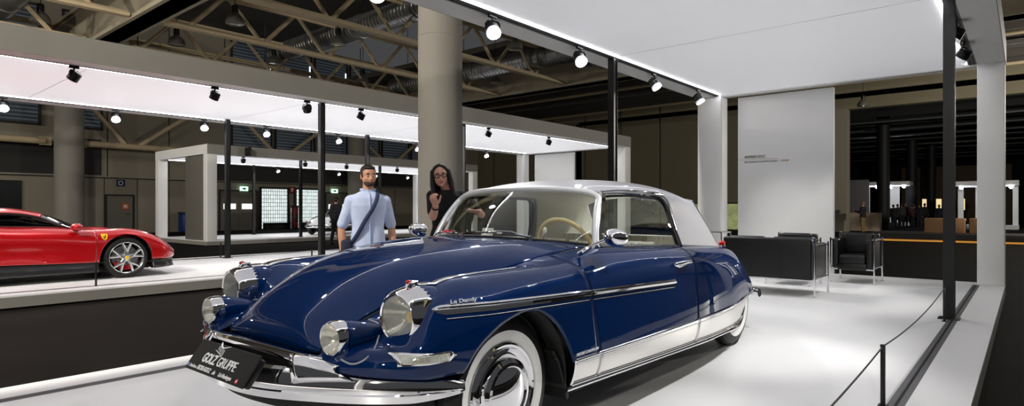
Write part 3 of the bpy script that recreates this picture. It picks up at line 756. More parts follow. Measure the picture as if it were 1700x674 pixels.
# tail trumpets
for s in (1, -1):
    e = empty('rear_indicator'); e.parent = car
    c = Vector((-3.14, s * .60, .835))
    M().lathe([(.030, -.02), (.032, -.006), (.027, .004)], c, (0, 0, 1), 20).build('base', X['chrome'], e)
    M().sphere(c + Vector((-.005, 0, .016)), (.046, .026, .026)).build('lens', X['red'], e)
# wipers
for y0, y1 in ((-.13, -.60), (.36, -.12)):
    w = empty('wiper'); w.parent = car
    def on_ws(y, h=.02):
        return (float(np.interp(y, base[:, 1], base[:, 0])) - .004 + .02, y, float(np.interp(y, base[:, 1], base[:, 2])) + .012 + h)
    M().tube([on_ws(y1 + (y0 - y1) * k / 8, .008 + .012 * math.sin(PI * k / 8)) for k in range(9)], .006, 6).build('blade', X['chrome'], w)
    M().tube([on_ws(y0, .0), on_ws(y0 + (y1 - y0) * .25, .03), on_ws((y0 + y1) / 2, .028)], .005, 6).build('arm', X['chrome'], w)
    M().cyl(on_ws(y0, -.02), on_ws(y0, .012), .014, n=12).build('spindle', X['chrome'], w)

# cabin
M().grid([[(-.78 - .10 * k, y, .925 - .02 * k + .012 * (1 - (y / .62) ** 2)) for y in np.linspace(-.62 + .0 * k, .62, 15)] for k in range(4)]).build('dashboard', mat('slate_dashboard', (70, 72, 76), .6), car, solid=.04)
st = empty('steering_wheel'); st.parent = car
sc_ = Vector((-1.12, .37, .905)); ax = Vector((-.86, 0, .42)).normalized()
u1 = Vector((0, 1, 0)); u2 = ax.cross(u1).normalized()
M().tube([sc_ + (u1 * math.cos(a) + u2 * math.sin(a)) * .195 for a in np.linspace(0, 2 * PI, 60, endpoint=False)], .0135, 12, closed=True).build('rim', X['ivory'], st)
rb = M()
for k in range(72):
    a = 2 * PI * k / 72; rb.lathe([(.0135, -.003), (.0152, -.0015), (.0152, .0015), (.0135, .003)], sc_ + (u1 * math.cos(a) + u2 * math.sin(a)) * .195, -u1 * math.sin(a) + u2 * math.cos(a), 10)
rb.build('grip_ribs', X['ivory'], st)
M().tube([sc_ - u1 * .19 - u2 * .02, sc_ - ax * .02 - u1 * .08, sc_ - ax * .05 + Vector((.02, 0, 0))], [.014, .017, .02], 10).build('spoke', X['ivory'], st)
M().cyl(sc_ - ax * .04, sc_ - ax * .40, .03, n=14).build('column', X['blackm'], st)
M().tube([(-.90, .355, .93), (-.905, .355, .975), (-.91, .36, 1.0)], [.006, .006, .006], 8).build('gear_lever', X['chrome'], car)
M().sphere((-.912, .361, 1.015), (.013, .013, .022)).build('gear_knob', X['cream'], car)
card = M().rbox((0, 0, 0), (.092, .062, .006), .012, 3).build('dash_card', X['cream'], car); card.matrix_local = frame((-.86, -.055, .995), (0, 1, 0), (-.35, 0, .9))
def pleats(y0, y1, x0, z0, x1, z1, n, depth=.010, m=8):
    rows = []
    for i in range(n * m + 1):
        y = y0 + (y1 - y0) * i / (n * m); d = depth * abs(math.sin(PI * i / m))
        rows.append([(x0 + (x1 - x0) * k / 6 + d, y, z0 + (z1 - z0) * k / 6 + .02 * math.sin(PI * k / 6)) for k in range(7)])
    return rows
def seat(yc, w, x, ztop, name, n):
    e = empty(name); e.parent = car
    b = M(); b.grid(pleats(yc - w / 2, yc + w / 2, x, .52, x - .12, ztop, n))
    b.grid([[(p[0] - .10 if k else p[0], p[1], p[2]) for k, p in enumerate((r[-1], r[-1]))] for r in pleats(yc - w / 2, yc + w / 2, x, .52, x - .12, ztop, n)])
    b.build('seat_back', X['cream'], e, solid=.05)
    c = M(); c.rbox((x + .24, yc, .48), (.52, w, .14), .05, 4); c.build('seat_cushion', X['cream'], e)
for y in (.36, -.36): seat(y, .60, -1.52, .90, 'front_seat', 11)
seat(0, 1.22, -2.42, .905, 'rear_bench', 24)
M().grid([[(-2.60 - .55 * k, y, .88 - .05 * k) for y in np.linspace(-.6 + .06 * k, .6 - .06 * k, 7)] for k in (0, .5, 1)]).build('parcel_shelf', X['headliner'], car, solid=.01)
for s in (1, -1):
    M().grid([[(x, s * (side_row(x)[0][0] - .03 - .02 * k), side_row(x)[0][1] - .01 - .5 * k / 3) for k in range(4)] for x in np.linspace(-.9, -2.6, 20)]).build('door_card', X['cream'], car, solid=.01)
# scripts on the wing
def on_side(x, z, off=.004):
    p = Vector((x, side_y(x, z) + off, z)); q = Vector((x - .05, side_y(x - .05, z) + off, z)); r_ = Vector((x, side_y(x, z + .02) + off, z + .02))
    return frame(p, q - p, r_ - p)
lw_ = [o for o in car.children if o.name.startswith('front_wing')][0]
text('wing_script', 'Le Dandy', .027, X['chrome'], lw_, on_side(.335, .7725, .006), extrude=.003, shear=.3, bold=.0006, sx=1.25)
M().tube([(x, side_y(x, .7705 - .0335 * (.335 - x)) + .006, .7705 - .0335 * (.335 - x)) for x in np.linspace(.337, .18, 14)], .0016, 6).build('script_underline', X['chrome'], lw_)
text('wing_script', 'HENRI CHAPRON', .019, mat('bright_script', (228, 230, 234), .4, .2), lw_, on_side(-.432, .437, .004), extrude=.002, shear=.3, bold=.0003, sx=1.3)
# ================================================================== the hall
X['hallfloor'] = mat('dark_hall_floor', (27, 24, 22), .85, spec=.05, var=.22, vscale=.9, bump=.04, bscale=6)
X['olive'] = mat('olive_grey_wall', (128, 120, 98), .85, var=.04, vscale=.6)
X['taupe'] = mat('taupe_wall_panel', (138, 131, 116), .8, var=.04, vscale=.6)
X['darkwall'] = mat('dark_wall_recess', (44, 43, 42), .8)
X['beige'] = mat('beige_painted_steel', (186, 168, 136), .5, var=.05, vscale=3)
X['conc'] = mat('beige_concrete_girder', (150, 140, 120), .8, var=.05, vscale=1.5)
X['roofdeck'] = mat('grey_roof_deck', (78, 74, 68), .8, var=.06, vscale=1)
X['duct'] = mat('galvanised_duct', (150, 150, 150), .32, .8, var=.12, vscale=3)
X['column'] = mat('grey_round_column', (142, 137, 128), .7, var=.03, vscale=1)
X['blackhall'] = mat('black_hall_ceiling', (16, 16, 17), .8)
X['day'] = mat('daylight_gap', (230, 240, 255), .5, emit=(215, 230, 250), es=1.4)
X['green'] = mat('exit_sign_lit', (200, 255, 225), .5, emit=(190, 255, 220), es=1.6)
def blind_mat():
    m = bpy.data.materials.new('slatted_blind'); m.use_nodes = True; nt = m.node_tree; b = nt.nodes['Principled BSDF']
    tc = nt.nodes.new('ShaderNodeTexCoord'); wv = nt.nodes.new('ShaderNodeTexWave'); wv.bands_direction = 'Z'; wv.inputs['Scale'].default_value = 1.6; wv.inputs['Distortion'].default_value = .3
    r = nt.nodes.new('ShaderNodeValToRGB'); r.color_ramp.elements[0].color = lin((40, 46, 52)); r.color_ramp.elements[1].color = lin((84, 92, 100)); r.color_ramp.elements[0].position = .45
    nt.links.new(tc.outputs['Object'], wv.inputs['Vector']); nt.links.new(wv.outputs['Fac'], r.inputs['Fac']); nt.links.new(r.outputs['Color'], b.inputs['Base Color']); b.inputs['Roughness'].default_value = .5
    nt.links.new(r.outputs['Color'], b.inputs['Emission Color']); b.inputs['Emission Strength'].default_value = .22
    return m
X['blind'] = blind_mat()
def glassblock_mat():
    m = bpy.data.materials.new('lit_glass_blocks'); m.use_nodes = True; nt = m.node_tree; b = nt.nodes['Principled BSDF']
    tc = nt.nodes.new('ShaderNodeTexCoord'); sp = nt.nodes.new('ShaderNodeSeparateXYZ'); mp = nt.nodes.new('ShaderNodeCombineXYZ'); nt.links.new(sp.outputs['Y'], mp.inputs['X']); nt.links.new(sp.outputs['Z'], mp.inputs['Y'])
    br = nt.nodes.new('ShaderNodeTexBrick'); br.offset = 0; br.inputs['Scale'].default_value = 1; br.inputs['Brick Width'].default_value = .155; br.inputs['Row Height'].default_value = .25; br.inputs['Mortar Size'].default_value = .022; br.inputs['Mortar Smooth'].default_value = .6
    br.inputs['Color1'].default_value = lin((222, 236, 240)); br.inputs['Color2'].default_value = lin((200, 212, 210)); br.inputs['Mortar'].default_value = lin((70, 68, 48))
    nt.links.new(tc.outputs['Object'], sp.inputs['Vector']); nt.links.new(mp.outputs['Vector'], br.inputs['Vector'])
    nt.links.new(br.outputs['Color'], b.inputs['Base Color']); nt.links.new(br.outputs['Color'], b.inputs['Emission Color']); b.inputs['Emission Strength'].default_value = 1.0
    return m
X['blocks'] = glassblock_mat()

structure(M().box((-12, 35, -.1), (64, 120, .2)).build('floor', X['hallfloor'], smooth=False), 'dark polished hall floor')
# roof of the hall with ribs: high over the left bays, lower behind the far girder
roofz = 12.4
structure(M().box((-15, 9.5, roofz + .15), (48, 28, .3)).build('ceiling', X['roofdeck'], smooth=False), 'dark grey hall roof deck')
structure(M().box((-15, 32, 9.75), (48, 17.4, .3)).build('ceiling_3', X['roofdeck'], smooth=False), 'lower dark roof deck behind the far girder')
e = empty('roof_purlins', kind='structure'); e.name = 'ceiling_ribs'
for k, y in enumerate(np.arange(24.2, 40, 1.9)):
    M().box((-14, y, 8.85), (44, .16, .5)).build('rib', X['roofdeck'], e, smooth=False)
for y, z, r in ((28, 8.35, .06), (30.6, 8.2, .09), (33.2, 8.3, .05), (36.5, 8.1, .08)):
    M().cyl((-36, y, z), (6, y, z), r, n=10).build('pipe', X['beige'] if r > .07 else X['duct'], e)
# left wall: lower panels, ledge, upper panels, window bays with blinds
wl = empty('wall_left', kind='structure')
M().box((-38.25, 18, 6.2), (.5, 46, 12.4)).build('wall_core', X['taupe'], wl, smooth=False)
for y in (-2, .8, 3.6, 6.2, 9.6, 10.75, 12.35, 14.0, 16.0, 24.6, 27.5, 30.5, 33.5, 36.5):
    M().box((-37.995, y, 1.5), (.02, .035, 2.98)).build('panel_joint', X['darkwall'], wl, smooth=False)
for y in (-2, 3, 10.9, 14.0, 17.2): M().box((-37.995, y, 7.6), (.02, .05, 9.0)).build('panel_joint', X['darkwall'], wl, smooth=False)
M().box((-37.98, 18, 3.02), (.06, 46, .06)).build('ledge', X['darkwall'], wl, smooth=False)
M().box((-37.96, 3.0, 3.9), (.10, 11.4, 1.5)).build('dark_glazing', X['darkwall'], wl, smooth=False)
M().box((-37.96, 2.6, 1.4), (.10, 9.2, 2.7)).build('dark_glazing', mat('dark_showcase_glass', (26, 27, 28), .15), wl, smooth=False)
M().box((-37.97, 9.85, 4.1), (.08, 1.5, 1.9)).build('dark_recess', X['darkwall'], wl, smooth=False)
M().box((-37.96, 25.5, 3.85), (.10, 19, 1.5)).build('dark_glazing', X['darkwall'], wl, smooth=False)
n = 0
def window_bay(y0, y1, z0, z1):
    global n; n += 1
    e = structure(empty('window_%d' % n, kind='structure'))
    M().box((-37.93, (y0 + y1) / 2, (z0 + z1) / 2), (.06, y1 - y0, z1 - z0)).build('window_blind', X['blind'], e, smooth=False)
    f = M()
    for y in (y0, y1): f.box((-37.90, y, (z0 + z1) / 2), (.14, .10, z1 - z0))
    for z in (z0, z1): f.box((-37.90, (y0 + y1) / 2, z), (.14, y1 - y0 + .1, .10))
    f.build('window_frame', X['darkwall'], e, smooth=False)
    return e
for y0, y1 in ((-3.2, 1.0), (1.1, 5.2), (5.3, 7.9), (8.9, 10.6)): window_bay(y0, y1, 5.6, 11.6)
for i, (y0, y1) in enumerate(((17.6, 20.2), (20.5, 23.1), (23.4, 26.0), (26.3, 28.9), (29.2, 31.8), (32.1, 34.7), (35.0, 37.6))):
    e = window_bay(y0, y1, 5.2, 11.9)
    M().box((-37.88, y1 - .06, 9.9), (.04, .15, 2.6)).build('daylight_slit', X['day'], e, smooth=False)
# doors and glass block windows at the foot of the left wall
def door_leafs(i, y0, y1, h, leaves, lights=False):
    e = structure(empty('door_%d' % i, kind='structure')); f = M(); w = (y1 - y0) / leaves
    f.box((-37.95, y0 - .04, h / 2), (.14, .08, h)); f.box((-37.95, y1 + .04, h / 2), (.14, .08, h)); f.box((-37.95, (y0 + y1) / 2, h + .04), (.14, y1 - y0 + .16, .08)); f.build('door_frame', X['darkwall'], e, smooth=False)
    for k in range(leaves):
        M().box((-37.95, y0 + w * (k + .5), h / 2), (.08, w - .02, h)).build('door_leaf', mat('grey_door_%d_%d' % (i, k), (104, 99, 90), .6), e, smooth=False)
        M().tube([(-37.88, y0 + w * (k + (.88 if k == 0 else .12)), 1.05), (-37.86, y0 + w * (k + .7), 1.05)], .02, 8).build('door_handle', X['duct'], e)
        if lights: M().box((-37.90, y0 + w * (k + .5), 1.5), (.03, w * .66, .34)).build('vision_panel', mat('lit_vision_panel_%d_%d' % (i, k), (240, 240, 230), .4, emit=(240, 244, 235), es=1.0), e, smooth=False)
    return e
d = door_leafs(1, 10.85, 12.1, 2.05, 1)
X['orange'] = mat('orange_sign', (196, 84, 30), .5); X['navy'] = mat('navy_sign', (24, 40, 80), .5); X['fired'] = mat('fire_red', (120, 22, 20), .5)
o = M().rbox((0, 0, 0), (.03, .34, .34), .01, 2).build('door_notice', X['orange'], loc=(-37.88, 11.72, 1.48)); tag(o, 'small square orange notice on the grey door behind the red car', 'sign')
M().box((.02, .0, .03), (.01, .16, .08)).build('pictogram', X['textw'], o, smooth=False); M().box((.02, 0, -.07), (.01, .2, .03)).build('pictogram', X['textw'], o, smooth=False)
o = M().rbox((0, 0, 0), (.04, .42, .36), .01, 2).build('information_sign', X['navy'], loc=(-37.96, 11.52, 2.76)); tag(o, 'small dark blue square sign high on the wall above the grey door', 'sign')
M().lathe([(.12, .022), (.09, .022)], (0, 0, 0), (1, 0, 0), 20).build('pictogram', X['textw'], o, solid=.004)
door_leafs(2, 16.9, 19.2, 2.45, 2, True); door_leafs(3, 24.3, 26.6, 2.45, 2, True)
for i, (y0, y1) in enumerate(((19.5, 21.3), (21.95, 23.85))):
    e = structure(empty('window_%d' % (20 + i), kind='structure'))
    M().box((-37.92, (y0 + y1) / 2, 1.35), (.10, y1 - y0, 2.6)).build('glass_block_pane', X['blocks'], e, smooth=False)
    f = M()
    for y in (y0 - .05, y1 + .05): f.box((-37.9, y, 1.35), (.2, .1, 2.8))
    f.box((-37.9, (y0 + y1) / 2, 2.72), (.2, y1 - y0 + .2, .1)); f.box((-37.9, (y0 + y1) / 2, .03), (.2, y1 - y0 + .2, .06)); f.build('window_frame', X['darkwall'], e, smooth=False)
def bench_at(x, y, L, lab):
    e = empty('bench', lab, 'bench', (x, y, 0)); e['group'] = 'benches along the left wall'
    M().rbox((0, 0, .42), (.45, L, .06), .02, 2).build('bench_seat', X['black'], e); M().rbox((-.2, 0, .22), (.05, L, .36), .02, 2).build('bench_back_panel', X['darkwall'], e)
    for s in (-1, 1): M().box((0, s * (L / 2 - .1), .2), (.4, .06, .40)).build('leg', X['black'], e, smooth=False)
bench_at(-37.3, 20.3, 1.75, 'low black bench in front of the left lit glass block window')
bench_at(-37.3, 22.9, 1.5, 'low black bench in front of the right lit glass block window')
for (y, z, lab) in ((18.35, 2.62, 'lit green exit sign above the double door left of the glass blocks'), (24.95, 2.62, 'lit green exit sign above the doors right of the glass blocks')):
    o = M().rbox((0, 0, 0), (.06, .52, .28), .01, 2).build('exit_sign', X['green'], loc=(-37.84, y, z)); tag(o, lab, 'sign')
    M().prism([(-.12, -.05), (.02, -.05), (.02, -.1), (.14, 0), (.02, .1), (.02, .05), (-.12, .05)], (.032, 0, 0), (0, 1, 0), (0, 0, 1), (1, 0, 0), .006).build('arrow', mat('exit_green', (40, 150, 90), .5), o, smooth=False)
e = empty('fire_hose_cabinet', 'tall red fire equipment cabinet between the two glass block windows', 'fire cabinet', (-37.7, 21.65, 0))
M().rbox((0, .12, .80), (.35, .34, 1.5), .03, 2).build('cabinet_body', X['fired'], e); M().rbox((.18, .12, .75), (.02, .26, .5), .01, 2).build('cabinet_door', mat('dark_cabinet_door', (50, 40, 38), .4), e)
M().cyl((0, -.14, 0), (0, -.14, 1.55), .07, n=12).build('standpipe', X['duct'], e); M().cyl((.12, -.25, 1.5), (.12, .30, 1.5), .07, n=12).build('valve_wheel', X['darkwall'], e)
o = M().rbox((0, 0, 0), (.05, .42, .42), .01, 2).build('fire_sign', X['fired'], loc=(-37.8, 21.65, 2.62)); tag(o, 'square red fire sign with a white F above the fire cabinet', 'sign')
text('letter', 'F', .34, X['textw'], o, frame((.028, -.10, -.12), (0, 1, 0), (0, 0, 1)), bold=.01)
# blue bin behind the rear stand
e = empty('waste_bin', 'dark blue rectangular bin standing by the far left wall', 'bin', (-36.9, 14.6, 0))
M().rbox((0, 0, .55), (.7, .8, 1.0), .05, 3).build('bin_body', mat('blue_bin_plastic', (24, 52, 110), .4), e); M().rbox((0, 0, 1.1), (.74, .84, .12), .04, 3).build('lid', mat('navy_bin_lid', (16, 34, 76), .4), e)
for s in (-1, 1): M().cyl((.2, s * .32, .06), (.2, s * .36, .06), .06, n=12).build('wheel', X['rubber'], e)

# back wall with the wide opening into the next hall
wb = empty('wall_back', kind='structure')
M().box((-23.3, 40.3, 4.8), (30.1, .6, 9.6)).build('wall_panel', X['olive'], wb, smooth=False)
M().box((2.5, 40.3, 8.4), (21.5, .6, 2.4)).build('lintel', X['olive'], wb, smooth=False)
M().box((-8.5, 40.1, 3.6), (.9, 1.0, 7.2)).build('opening_jamb', X['taupe'], wb, smooth=False)
for y in np.arange(-36, -9, 3.2): M().box((y, 39.98, 4.8), (.04, .03, 9.6)).build('panel_joint', X['darkwall'], wb, smooth=False)
M().box((-15.5, 39.9, .85), (4.6, .12, 1.7)).build('glazed_strip', mat('garden_glazing', (150, 160, 110), .3, emit=(170, 178, 120), es=.35, var=.8, vscale=3), wb, smooth=False)
M().box((-15.5, 39.86, 1.72), (4.7, .18, .08)).build('glazed_strip_frame', X['darkwall'], wb, smooth=False)
structure(M().box((-5, 68, 8.0), (44, 56, .3)).build('ceiling_2', X['blackhall'], smooth=False), 'black ceiling of the next hall')
structure(M().box((-5, 95, 4.0), (50, .5, 8.0)).build('wall_far', X['blackhall'], smooth=False), 'dark end wall of the next hall')
structure(M().box((-27, 68, 4.0), (.5, 56, 8.0)).build('wall_side', X['blackhall'], smooth=False), 'dark side wall of the next hall')
e = empty('ceiling_ducts', kind='structure')
for k in range(9):
    y = 44 + k * 4.2
    M().box((-4, y, 7.3), (26, .5, .35)).build('black_duct', X['blackhall'], e, smooth=False)
    M().cyl((-16, y + 1.6, 7.0 - .05 * (k % 3)), (8, y + 1.6, 7.0 - .05 * (k % 3)), .07, n=8).build('grey_pipe', X['duct'], e)

# roof structure: girders, trusses, ducts
def girder(x0, x1, y, z, w, h, nm):
    e = structure(empty(nm, kind='structure'))
    M().box(((x0 + x1) / 2, y, z + .06), (x1 - x0, w, .12)).build('bottom_flange', X['conc'], e, smooth=False)
    M().box(((x0 + x1) / 2, y, z + h / 2), (x1 - x0, w * .7, h)).build('web', X['conc'], e, smooth=False)
    M().box(((x0 + x1) / 2, y, z + h - .06), (x1 - x0, w, .12)).build('top_flange', X['conc'], e, smooth=False)
girder(-38, 8, 6.65, 6.85, .78, 1.5, 'beam_1'); girder(-38, 8, 22.7, 6.85, .8, 1.6, 'beam_2')
girder(-38, 8, -9.4, 6.85, .8, 1.5, 'beam_3')
def truss(x, y0, y1, y_n, lab):
    e = empty('roof_truss', lab, 'roof truss', (x, y0, 6.95)); e['group'] = 'beige roof trusses'
    L = y1 - y0; h = 1.25
    for z, nm in ((0, 'bottom_chord'), (h, 'top_chord')):
        c = M(); c.box((0, L / 2, z - .02 if z == 0 else z + .02), (.26, L, .09)); c.box((0, L / 2, z + (.05 if z == 0 else -.05)), (.10, L, .10)); c.build(nm, X['beige'], e, smooth=False)
    p = 2.45; k0 = math.floor((y0 - y_n) / p); yy = y_n + k0 * p
    while yy < y1:
        for s in (-1, 1):
            a = yy - y0; b = a + s * p * .46
            if 0 <= min(a, b) and max(a, b) <= L: M().tube([(0, a + s * .1, .08), (0, b, h - .06)], .075, 6, squash=(1, .8)).build('web_member', X['beige'], e, smooth=False)
        yy += p
names = ['nearest', 'second', 'third', 'fourth', 'fifth', 'sixth']
for k, x in enumerate((-11.8, -15.8, -19.8, -23.8, -27.8, -31.8)):
    where = 'between the two concrete girders'
    truss(x, 7.1, 22.25, 12.7, 'beige lattice roof truss between the girders, %s from the stand with the blue car' % names[k])
for k, x in enumerate((-19.8, -23.8, -27.8, -31.8)):
    truss(x, -8.9, 6.2, -2.0, 'beige lattice roof truss left of the wide girder, %s counted from the blue car' % names[k])
e = empty('wall_bracing', 'long beige pipe brace with V struts along the left wall', 'brace', (-37.2, 3, 4.72))
M().cyl((0, -3, 0), (0, 5.0, 0), .17, n=14).build('horizontal_pipe', X['beige'], e); M().cyl((0, 6.5, 0), (0, 34, 0), .17, n=14).build('horizontal_pipe', X['beige'], e)
for a, b in ((8.5, 6.4), (9.2, 12.6), (17.2, 14.6), (17.9, 21.2), (26, 22.6), (26.8, 30)): M().cyl((0, a, .1), (0, b, 2.6), .12, n=10).build('strut', X['beige'], e)
for y in (5.0, 6.5): M().box((0, y, 0), (.08, .5, .42)).build('gusset', X['beige'], e, smooth=False)
def duct(pts, r, lab, name='air_duct'):
    e = empty(name, lab, 'air duct', pts[0]); o = Vector(pts[0])
    P = [Vector(p) - o for p in pts]
    M().tube(P, r, 28).build('duct_pipe', X['duct'], e, angle=60)
    rings = M(); L = (P[-1] - P[0]).length; d = (P[-1] - P[0]).normalized(); k = 0
    while k * .18 < L: rings.lathe([(r, -.018), (r + .014, 0), (r, .018)], P[0] + d * k * .18, d, 28); k += 1
    rings.build('duct_seams', X['duct'], e, angle=60)
    for k in range(int(L / 3.2) + 1): rings2 = M().lathe([(r, -.07), (r + .035, -.06), (r + .035, .06), (r, .07)], P[0] + d * min(L, k * 3.2), d, 28).build('duct_collar', X['duct'], e)
    for k in range(int(L / 4) + 1): M().cyl(P[0] + d * min(L, k * 4 + 1) + Vector((0, 0, r)), P[0] + d * min(L, k * 4 + 1) + Vector((0, 0, roofz - pts[0][2])), .015, n=6).build('hanger', X['black'], e)
    return e
duct([(-25.0, 13.5, 8.05), (-12.0, 13.3, 8.0)], .40, 'silver spiral air duct crossing the roof trusses near the picture top')
duct([(-25.0, 20.1, 7.65), (-10.0, 20.1, 7.65)], .42, 'silver spiral air duct just in front of the far concrete girder')
duct([(-30.5, 4.2, 7.9), (-16.0, 4.2, 7.9)], .45, 'dark air duct left of the wide beige girder')
e = empty('cable_tray', 'black cable pipe running along the roof trusses', 'cable tray', (-25.6, 7.3, 7.0))
M().cyl((0, -12, -.1), (0, 14.5, -.1), .12, n=10).build('tray_pipe', X['black'], e); M().cyl((.3, -12, .1), (.3, 14.5, .1), .06, n=8).build('tray_pipe', X['black'], e)
for k in range(5): M().cyl((.1, -9 + k * 5, 0), (.1, -9 + k * 5, 2.4), .02, n=6).build('hanger', X['black'], e)
# round columns
def column(x, y, r, h, lab, m=None):
    e = empty('round_column', lab, 'column', (x, y, 0)); e['kind'] = 'structure'
    M().lathe([(0, 0), (r, 0), (r, h), (0, h)], (0, 0, 0), (0, 0, 1), 40).build('shaft', m or X['column'], e, angle=40)
    M().lathe([(r, 1.98 + 2.1), (r + .004, 1.985 + 2.1), (r + .004, 2.015 + 2.1), (r, 2.02 + 2.1)], (0, 0, 0), (0, 0, 1), 40).build('shaft_joint', m or X['column'], e)
column(-7.22, 6.72, .355, 6.86, 'thick grey round column between the two stands, behind the woman')
column(-36.2, 8.75, .62, 9.6, 'thick round column in front of the left wall above the red car')
column(-37.0, 26.2, .6, 9.6, 'round column at the far left wall behind the glass blocks')
X['blackcol'] = mat('black_hall_column', (22, 22, 24), .6)
column(-7.60, 48.7, .40, 7.9, 'black round column in the next hall, nearest of three', X['blackcol'])
column(-7.25, 59.4, .40, 7.9, 'dark round column in the next hall, middle of three', X['blackcol'])
column(-6.5, 65.3, .35, 7.9, 'dark round column in the next hall, farthest of three', X['blackcol'])

# pendant high-bay lamps
def dome(x, y, z, lab):
    e = empty('pendant_lamp', lab, 'pendant lamp', (x, y, z)); e['group'] = 'switched-off pendant lamps under the hall roof'
    M().lathe([(.27, 0), (.285, .01), (.275, .10), (.24, .20), (.17, .28), (.10, .33), (.09, .36)], (0, 0, 0), (0, 0, 1), 28).build('lamp_shade', mat('lamp_shade_grey', (120, 118, 112), .35, .3), e, solid=.006)
    M().lathe([(.27, .004), (.2, .0), (0, -.012)], (0, 0, 0), (0, 0, 1), 28).build('lamp_glass', mat('lamp_glass_grey', (200, 200, 200), .08, .6), e)
    M().lathe([(.09, .34), (.10, .38), (.10, .58), (.06, .62), (0, .62)], (0, 0, 0), (0, 0, 1), 18).build('ballast', X['black'], e)
    M().cyl((0, 0, .6), (0, 0, roofz - z), .012, n=6).build('hanger', X['black'], e)
for x, y, z, lab in ((-24.1, 5.06, 7.3, 'dome pendant lamp left of the wide girder, at the upper left'), (-23.6, 8.95, 7.3, 'dome pendant lamp just right of the wide girder, the lower one'), (-19.5, 9.16, 7.3, 'dome pendant lamp right of the wide girder, near the picture top'),
    (-23.7, 12.75, 7.3, 'dome pendant lamp below the left end of the silver duct'), (-19.1, 12.75, 7.3, 'dome pendant lamp hanging beside the middle of the silver duct'), (-23.9, 17.3, 7.3, 'low dome pendant lamp just left of the thick round column'),
    (-14.6, 17.4, 7.3, 'dome pendant lamp right of the round column, the upper one'), (-19.2, 21.4, 7.3, 'dome pendant lamp right of the round column, the lower one'), (-14.0, 21.2, 7.2, 'dome pendant lamp behind the second canopy spotlight'), (-6.9, 38.0, 7.0, 'dome pendant lamp in front of the opening to the next hall')):
    dome(x, y, z, lab)

# ================================================================== stands
def stand(key, x0, x1, y0, y1, dz, lab, seams, fascia='fascia'):
    """a raised white platform with a frame canopy: columns at the four corners, beams, suspended white ceiling, light strips"""
    zc = 3.53 + dz; cx, cy, w, L = (x0 + x1) / 2, (y0 + y1) / 2, x1 - x0, y1 - y0
    p = empty('display_platform', 'low white display platform ' + lab, 'platform', (cx, cy, 0))
    M().box((0, 0, PT - .012), (w, L, .024)).build('deck', X['deck'], p, smooth=False)
    for s in (-1, 1):
        M().box((s * (w / 2 - .012), 0, .096), (.02, L - .004, .14)).build('fascia_board', X[fascia], p, smooth=False)
        M().box((0, s * (L / 2 - .012), .096), (w - .05, .02, .14)).build('fascia_board', X[fascia], p, smooth=False)
        M().box((s * (w / 2 - .335), 0, PT + .0012), (.085, L - .9, .0016)).build('inlay_strip', X['groove'], p, smooth=False)
        M().box((s * (w / 2 - .335), 0, PT + .0022), (.016, L - .9, .0016)).build('inlay_slot', X['black'], p, smooth=False)
    M().box((0, 0, .07), (w - .12, L - .12, .14)).build('plinth', X['recess'], p, smooth=False)
    c = empty('stand_canopy', 'white flat frame canopy ' + lab, 'canopy', (cx, cy, zc))
    ys = [y0 + .34] + [q for q in seams if y0 + .4 < q < y1 - .4] + [y1 - .05]
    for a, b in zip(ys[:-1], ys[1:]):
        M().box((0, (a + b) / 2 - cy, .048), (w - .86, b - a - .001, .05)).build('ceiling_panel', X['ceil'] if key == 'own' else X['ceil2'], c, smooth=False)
    for q in ys[1:-1]: M().box((0, q - cy, .0235), (w - .88, .007, .003)).build('ceiling_seam', X['groove'], c, smooth=False)
    M().box((0, 0, .12), (w - .5, L - .1, .06)).build('canopy_top', X['fascia'], c, smooth=False)
    for s in (-1, 1):
        b = M().box((s * (w / 2 - .165), 0, .175), (.33, L, .35)).build('side_beam', X['white'], c, smooth=False)
        M().box((s * (w / 2 + .004), 0, .175), (.008, L, .35)).build('beam_cladding', X['fascia'], b, smooth=False)
        t = M(); t.box((s * (w / 2 - .385), 0, .03), (.11, L - .6, .04)); t.build('light_track', mat('grey_track_' + key, (120, 120, 118), .5), c, smooth=False)
        t2 = M(); t2.box((s * (w / 2 - .365), 0, .008), (.012, L - .6, .012)); t2.box((s * (w / 2 - .405), 0, .008), (.012, L - .6, .012)); t2.build('track_slot', X['black'], c, smooth=False)
        M().box((s * (w / 2 - .462), 0, .014), (.020, L - .7, .012)).build('light_strip', X['led'], c, smooth=False)
    for s in (-1, 1): M().box((0, s * (L / 2 - .1), .175), (w - .66, .2, .35)).build('end_beam', X['white'], c, smooth=False)
    k = 0
    for sx in (-1, 1):
        for yy in (y0 + .175, y1 - .175):
            k += 1
            e = empty('corner_column', 'white square %s %s corner column of the stand %s' % ('front' if yy < cy else 'rear', 'right' if sx > 0 else 'left', lab), 'column', (cx + sx * (w / 2 - .166), yy, PT + .001)); e['label'] = e['label'].strip(); e['kind'] = 'thing'
            own = key == 'own' and sx < 0
            M().rbox((.075 if own else 0, 0, (zc - PT) / 2 - .001), (.48 if own else .33, .35, zc - PT - .003), .03 if own else .012, 3).build('column_box', X['white'], e)
    return p, c
stand('own', -5.0, -.25, -3.65, 11.93, 0, 'with the blue car', (.05, 3.85, 7.72))
stand('red', -15.0, -10.25, -.95, 18.3, -.10, 'with the red car', (2.85, 6.64, 10.43, 14.2))
stand('rear', -27.2, -22.35, 9.5, 23.5, -.21, 'by the glass block windows', (13.0, 17.0))

